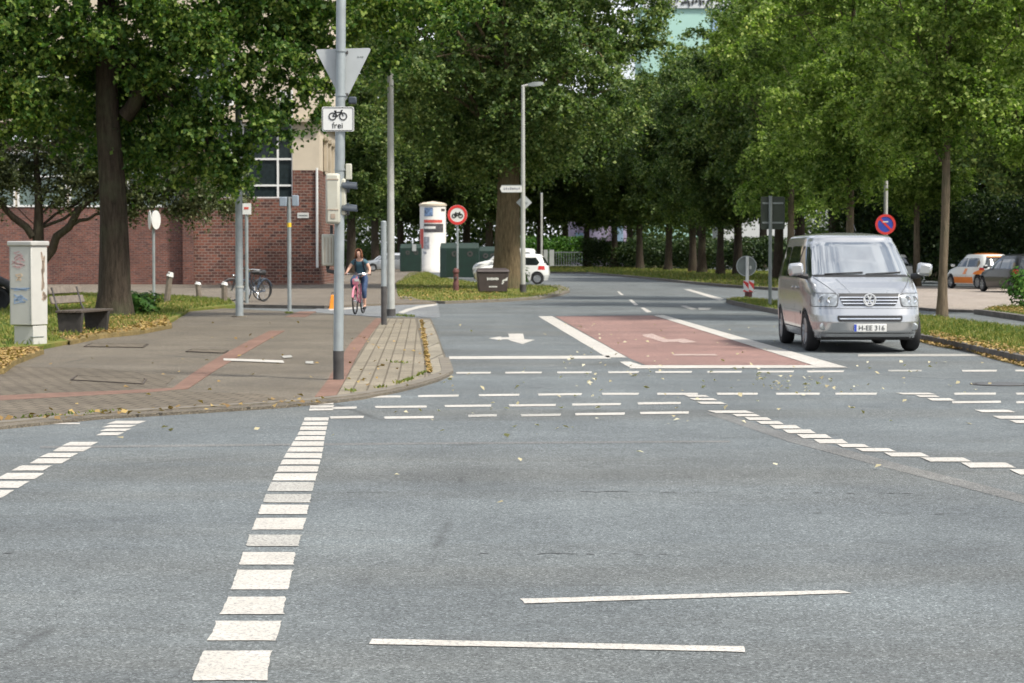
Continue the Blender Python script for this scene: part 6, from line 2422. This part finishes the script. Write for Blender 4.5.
hd = R(-90) - R(3)
hatch('parked_car', place_car(512, 112, hd, L_=3.9), hd, 'small white hatchback standing behind the great trunk on the grass island', M['car_white'], L_=3.9, W_=0.82, H_=1.55)
hd = R(-90) - R(2)
hatch('parked_car', place_car(507, 126, hd, L_=4.0), hd, 'white car whose roof shows above the small white hatchback', M['car_white'], L_=4.0, W_=0.86, H_=1.86)
hd = R(180 + 19)
hatch('parked_car', place_car(979, 95, hd, 0.05, 3.55), hd, 'white and orange small car with orange roof parked on the right', M['car_white'], 3.55, .82, 1.52, M['car_orange'], M['car_orange'])
hd = R(180 + 12)
hatch('parked_car', place_car(1016, 87, hd, 0.05, 4.1), hd, 'black hatchback with red tail lights cut by the right edge', M['car_black'], 4.1, .88, 1.50)
hd = R(180 + 40)
hatch('parked_car', place_car(874, 104, hd, 0.05, 3.9), hd, 'pale car mostly hidden behind the silver van', M['car_white'], 3.9, .84, 1.5)
for px, Y, hd, mt, lab in ((388, 176, R(-80), 'car_grey', 'grey car parked far off at the end of the footpath left of the green container'), ):
    hatch('parked_car', place_car(px, Y, hd, 0.08, 4.0), hd, lab, M[mt], 4.0, .86, 1.5)

# ------------------------------------------------------------------ bicycles
def bicycle(root_, frame_mat, wr=0.345, wb=1.06, with_basket=None):
    """front wheel at y=-wb/2; x=0 plane"""
    for yq in (-wb / 2, wb / 2):
        m_ = MB()
        n = 32
        vs, fs = [], []
        for k in range(n):
            a = 2 * math.pi * k / n
            for j in range(6):
                b = 2 * math.pi * j / 6
                rr_ = wr - 0.022 + 0.022 * math.cos(b)
                vs.append((0.022 * math.sin(b), yq + rr_ * math.cos(a), wr + rr_ * math.sin(a)))
        for k in range(n):
            for j in range(6):
                fs.append((k * 6 + j, k * 6 + (j + 1) % 6, ((k + 1) % n) * 6 + (j + 1) % 6, ((k + 1) % n) * 6 + j))
        m_.add(vs, fs)
        w_ = m_.build('wheel', M['tyre'], root_)
        m_ = MB()
        for k in range(14):
            a = 2 * math.pi * k / 14
            m_.path([(0.02 * (-1) ** k, yq, wr), (0, yq + (wr - .04) * math.cos(a), wr + (wr - .04) * math.sin(a))], 0.0025, 4)
        m_.path([(-0.05, yq, wr), (0.05, yq, wr)], 0.02, 8)
        m_.build('spokes', M['chrome'], w_)
        m_ = MB()
        arc = [(0, yq + (wr + .03) * math.cos(a), wr + (wr + .03) * math.sin(a)) for a in np.linspace(R(20 if yq > 0 else 45), R(165), 12)]
        m_.path(arc, 0.026, 6)
        m_.build('mudguard', frame_mat, root_)
    bb = Vector((0, 0.08, 0.29))
    st = Vector((0, 0.24, 0.78))
    ht = Vector((0, -0.36, 0.88))
    hbm = Vector((0, -0.40, 0.70))
    m_ = MB()
    m_.path([hbm, (0, -0.2, 0.42), bb], 0.022, 8)
    m_.path([ht + Vector((0, 0, -.05)), (0, -0.1, 0.55), bb + Vector((0, .06, .18))], 0.018, 8)
    m_.path([bb, st], 0.02, 8)
    for sx in (-.04, .04):
        m_.path([bb + Vector((sx, 0, 0)), (sx, wb / 2, wr)], 0.012, 6)
        m_.path([st + Vector((sx * .4, 0, -.06)), (sx, wb / 2, wr)], 0.011, 6)
        m_.path([hbm + Vector((sx, 0, 0)), (sx * 1.2, -wb / 2, wr)], 0.016, 6)
    m_.path([hbm, ht + Vector((0, 0.03, .1))], 0.024, 8)
    m_.build('frame', frame_mat, root_)
    m_ = MB()
    m_.path([(-.30, -.20, 1.03), (-.24, -.27, 1.04), (-.1, -.34, 1.04), (0, -.36, 1.02), (.1, -.34, 1.04), (.24, -.27, 1.04), (.30, -.20, 1.03)], 0.014, 8)
    m_.path([(0, -.34, .94), (0, -.36, 1.02)], 0.016, 8)
    m_.build('handlebar', M['chrome'], root_)
    m_ = MB()
    for sx in (-1, 1):
        m_.path([(sx * .33, -.14, 1.02), (sx * .28, -.225, 1.035)], 0.02, 8)
    m_.build('grips', M['trim_black'], root_)
    m_ = MB()
    m_.path([(0, .45, .92), (0, .32, .93), (0, .16, .92)], [.09, .085, .03], 10)
    m_.path([st, (0, .28, .9)], .015, 8)
    m_.build('saddle', M['trim_black'], root_)
    m_ = MB()
    m_.lathe([(.06, -.006), (.09, -.006), (.09, .006), (.06, .006), (.06, -.006)], 20, Matrix.Translation(bb + Vector((.06, 0, 0))) @ Matrix.Rotation(R(90), 4, 'Y'))
    m_.build('chainring', M['chrome'], root_)
    m_ = MB()
    m_.path([bb + Vector((.075, 0, 0)), bb + Vector((-.075, 0, 0))], .012, 6)
    m_.path([bb + Vector((.075, 0, 0)), bb + Vector((.085, -.03, -.165)), bb + Vector((.16, -.03, -.165))], .011, 6)
    m_.path([bb + Vector((-.075, 0, 0)), bb + Vector((-.085, .03, .165)), bb + Vector((-.16, .03, .165))], .011, 6)
    m_.build('crank', M['chrome'], root_)
    m_ = MB()
    m_.lathe([(0, .03), (.045, .025), (.05, 0), (.03, -.05)], 14, Matrix.Translation((0, -.47, .82)) @ Matrix.Rotation(R(90), 4, 'X'))
    m_.build('headlamp', M['lamp_clear'], root_)


pc = P(355.5, 314.5, 0.05)
bike = thing('bicycle', (pc.x + .06, pc.y + 0.5, 0.05), 'pink bicycle ridden towards the viewer', 'bicycle', rz=R(-7))
bicycle(bike, M['pink'])
m = MB()
m.prism([(-.07, -.57), (.07, -.57), (.09, -.44), (-.09, -.44)], .76, .92)
m.build('front_bag', M['pink'], bike, bevel=.03)
m = MB()
m.box((0.05, -.58, .88), (.12, .02, .07))
m.build('bag_flap', M['sign_white'], bike, bevel=.008)

b1 = thing('bicycle', (P(247, 301, 0.08).x, P(247, 301, 0.08).y, 0.08), 'parked bicycle with dark frame behind the thick grey post', 'bicycle', 'parked bicycles', R(-60))
bicycle(b1, M['bike_dark'])
b2 = copy_tree(b1)
b2.location = (P(254, 302.0, 0.08).x, P(254, 302, 0.08).y, 0.08)
b2.rotation_euler = (0, R(5), R(-28))
tag(b2, 'parked bicycle with the nearest wheel, right of the thick grey post', 'bicycle', 'parked bicycles')
for ch in [o for o in bpy.data.objects if o.parent == b2]:
    if ch.name.startswith(('frame', 'mudguard')):
        ch.data = ch.data.copy()
        ch.data.materials[0] = M['bike_blue']

# ------------------------------------------------------------------ cyclist
def skin_mesh(name, verts, edges, radii, mat, parent, sub=2, root=0):
    me = bpy.data.meshes.new(name + '_net')
    me.from_pydata([tuple(v) for v in verts], edges, [])
    ob = bpy.data.objects.new(name + '_net', me)
    C.objects.link(ob)
    md = ob.modifiers.new('skin', 'SKIN')
    md.use_smooth_shade = True
    for i, d in enumerate(me.skin_vertices[0].data):
        r_ = radii[i]
        d.radius = r_ if hasattr(r_, '__len__') else (r_, r_)
        d.use_root = (i == root)
    sd = ob.modifiers.new('sub', 'SUBSURF')
    sd.levels = sub
    sd.render_levels = sub
    dg = bpy.context.evaluated_depsgraph_get()
    dg.update()
    m2 = bpy.data.meshes.new_from_object(ob.evaluated_get(dg))
    m2.name = name
    bpy.data.objects.remove(ob)
    m2.materials.clear()
    m2.materials.append(mat)
    m2.polygons.foreach_set('use_smooth', [True] * len(m2.polygons))
    return link(name, m2, parent)


per = thing('person', (bike.location.x, bike.location.y, 0.05), 'cyclist in teal shirt and rolled up jeans with backpack riding towards the viewer', 'person', rz=R(-7))
V = Vector
J = {
    'pel': V((0, .30, .98)), 'wai': V((0, .24, 1.12)), 'che': V((0, .14, 1.27)), 'nek0': V((0, .07, 1.385)), 'nek': V((0, .03, 1.44)), 'hd0': V((0, -.01, 1.495)), 'hd1': V((-.01, -.02, 1.565)), 'hd2': V((-.012, -.005, 1.625)),
    # left side of the body is +x (right in the photograph): this leg is down
    'hipL': V((.10, .26, .95)), 'kneL': V((.135, -.02, .60)), 'ankL': V((.13, .09, .21)), 'toeL': V((.135, -.08, .15)),
    'hipR': V((-.10, .24, .97)), 'kneR': V((-.14, -.17, .86)), 'ankR': V((-.13, .10, .52)), 'toeR': V((-.135, -.06, .47)),
    'shL': V((.165, .08, 1.345)), 'elL': V((.275, .02, 1.17)), 'wrL': V((.30, -.12, 1.075)), 'shR': V((-.165, .08, 1.345)), 'elR': V((-.275, .02, 1.17)), 'wrR': V((-.30, -.12, 1.075)),
}
vs, rd, ed, ix = [], [], [], {}


def jn(name, pos, r_, par=None):
    ix[name] = len(vs)
    vs.append(pos)
    rd.append(r_)
    if par is not None:
        ed.append((ix[par], ix[name]))


jn('pel', J['pel'], (.135, .105))
jn('wai', J['wai'], (.115, .085), 'pel')
jn('che', J['che'], (.135, .095), 'wai')
jn('nek0', J['nek0'], (.085, .065), 'che')
jn('nek', J['nek'], .05, 'nek0')
jn('hd0', J['hd0'], (.058, .062), 'nek')
jn('hd1', J['hd1'], (.074, .086), 'hd0')
jn('hd2', J['hd2'], (.055, .066), 'hd1')
for s_, sx in (('L', 1), ('R', -1)):
    jn('hip' + s_, J['hip' + s_], .09, 'pel')
    jn('mid' + s_, J['hip' + s_].lerp(J['kne' + s_], .5), .075, 'hip' + s_)
    jn('kne' + s_, J['kne' + s_], .055, 'mid' + s_)
    jn('cal' + s_, J['kne' + s_].lerp(J['ank' + s_], .35), .053, 'kne' + s_)
    jn('ank' + s_, J['ank' + s_], .034, 'cal' + s_)
    jn('toe' + s_, J['toe' + s_], (.038, .025), 'ank' + s_)
    jn('sh' + s_, J['sh' + s_], .055, 'nek0')
    jn('el' + s_, J['el' + s_], .038, 'sh' + s_)
    jn('wr' + s_, J['wr' + s_], .026, 'el' + s_)
    h = J['wr' + s_]
    pm = h + V((0, -.06, -.02))
    jn('pa' + s_, pm, (.034, .018), 'wr' + s_)
    for k in range(4):
        f0 = pm + V(((k - 1.5) * .019, -.035, 0.004))
        jn('f%d' % k + s_, f0, .0095, 'pa' + s_)
        jn('g%d' % k + s_, f0 + V((0, -.016, -.026)), .0085, 'f%d' % k + s_)
        jn('h%d' % k + s_, f0 + V((0, .012 - .003 * k, -.045)), .0075, 'g%d' % k + s_)
    jn('t0' + s_, pm + V((-sx * .034, .008, -.012)), .011, 'pa' + s_)
    jn('t1' + s_, pm + V((-sx * .04, -.02, -.04)), .009, 't0' + s_)
bodyp = skin_mesh('body', vs, ed, rd, M['skin'], per, 2, 0)
m = MB()
hc = J['hd1'] + V((0, 0, .005))
# face: nose, ears as part of the head region
m.path([hc + V((0, -.078, .03)), hc + V((0, -.106, -.012)), hc + V((0, -.084, -.02))], [.008, .014, .008], 8)
m.build('nose', M['skin'], bodyp)
for sx in (-1, 1):
    m = MB()
    m.lathe([(0, .006), (.009, .004), (.012, 0)], 10, Matrix.Translation(hc + V((sx * .03, -.078, .012))) @ Matrix.Rotation(R(90), 4, 'X'))
    m.build('eye', M['sign_black'], bodyp)
m = MB()
m.path([hc + V((-.024, -.080, -.045)), hc + V((0, -.086, -.048)), hc + V((.024, -.080, -.045))], .006, 6)
m.build('mouth', M['graf_red'], bodyp)
# hair: shoulder-length auburn, parted over the forehead
rh = np.random.default_rng(5)
m = MB()
vsx, fsx = [], []
nu, nv = 20, 10
for j in range(nv + 1):
    t = j / nv
    for i in range(nu + 1):
        a = lerp(R(-128), R(128), i / nu) + math.pi / 2   # open at the face (-y)
        if t < .55:
            el = R(90) - R(95) * t / .55
            rr_ = math.cos(el)
            q_ = V((rr_ * math.cos(a) * .088, rr_ * math.sin(a) * .100 + .008, math.sin(el) * .100 + .012))
        else:
            u_ = (t - .55) / .45
            q_ = V((math.cos(a) * (.088 + .012 * u_), math.sin(a) * .098 + .008 + .02 * u_, -.006 - .11 * u_ + .02 * math.sin(i * 1.7) * u_))
        vsx.append(hc + q_)
for j in range(nv):
    for i in range(nu):
        a_ = j * (nu + 1) + i
        fsx.append((a_, a_ + 1, a_ + nu + 2, a_ + nu + 1))
m.add(vsx, fsx)
hr = m.build('hair', M['hair'], bodyp)
so = hr.modifiers.new('solid', 'SOLIDIFY')
so.thickness = .02
so.offset = 0.2
# shirt
vs, rd, ed, ix = [], [], [], {}
jn('pel', J['pel'] + V((0, 0, -.06)), (.158, .13))
jn('wai', J['wai'], (.132, .10), 'pel')
jn('che', J['che'], (.152, .112), 'wai')
jn('nek0', J['nek0'] + V((0, 0, -.01)), (.095, .074), 'che')
for s_ in 'LR':
    jn('sh' + s_, J['sh' + s_], .068, 'nek0')
    jn('sl' + s_, J['sh' + s_].lerp(J['el' + s_], .5), .058, 'sh' + s_)
skin_mesh('shirt', vs, ed, rd, M['tshirt'], per, 2, 0)
vs, rd, ed, ix = [], [], [], {}
jn('pel', J['pel'] + V((0, 0, -.0)), (.148, .118))
jn('top', J['pel'] + V((0, -.015, .12)), (.135, .105), 'pel')
for s_ in 'LR':
    jn('hip' + s_, J['hip' + s_], .102, 'pel')
    jn('mid' + s_, J['hip' + s_].lerp(J['kne' + s_], .5), .088, 'hip' + s_)
    jn('kne' + s_, J['kne' + s_], .07, 'mid' + s_)
    jn('cal' + s_, J['kne' + s_].lerp(J['ank' + s_], .55), .062, 'kne' + s_)
skin_mesh('jeans', vs, ed, rd, M['jeans'], per, 2, 0)
for s_ in 'LR':
    m = MB()
    a_ = J['ank' + s_] + V((0, .05, -.045))
    b_ = J['toe' + s_] + V((0, -.05, -.008))
    m.path([a_, a_.lerp(b_, .5) + V((0, 0, .008)), b_], [.036, .043, .03], 10)
    m.build('shoe', M['trim_black'], per)
bp = thing('backpack', (bike.location.x, bike.location.y, 0.05), 'dark backpack on the back of the cyclist', 'backpack', rz=R(-7))
m = MB()
m.box((0, .33, 1.24), (.26, .14, .34), Matrix.Rotation(R(30), 3, 'X'))
m.build('bag', M['strap'], bp, bevel=.05)
for sx in (-1, 1):
    m = MB()
    m.path([(sx * .105, .24, 1.38), (sx * .105, .10, 1.43), (sx * .10, -.015, 1.345), (sx * .11, .03, 1.23), (sx * .125, .13, 1.12), (sx * .13, .28, 1.10)], .023, 8)
    m.build('strap', M['strap'], bp)
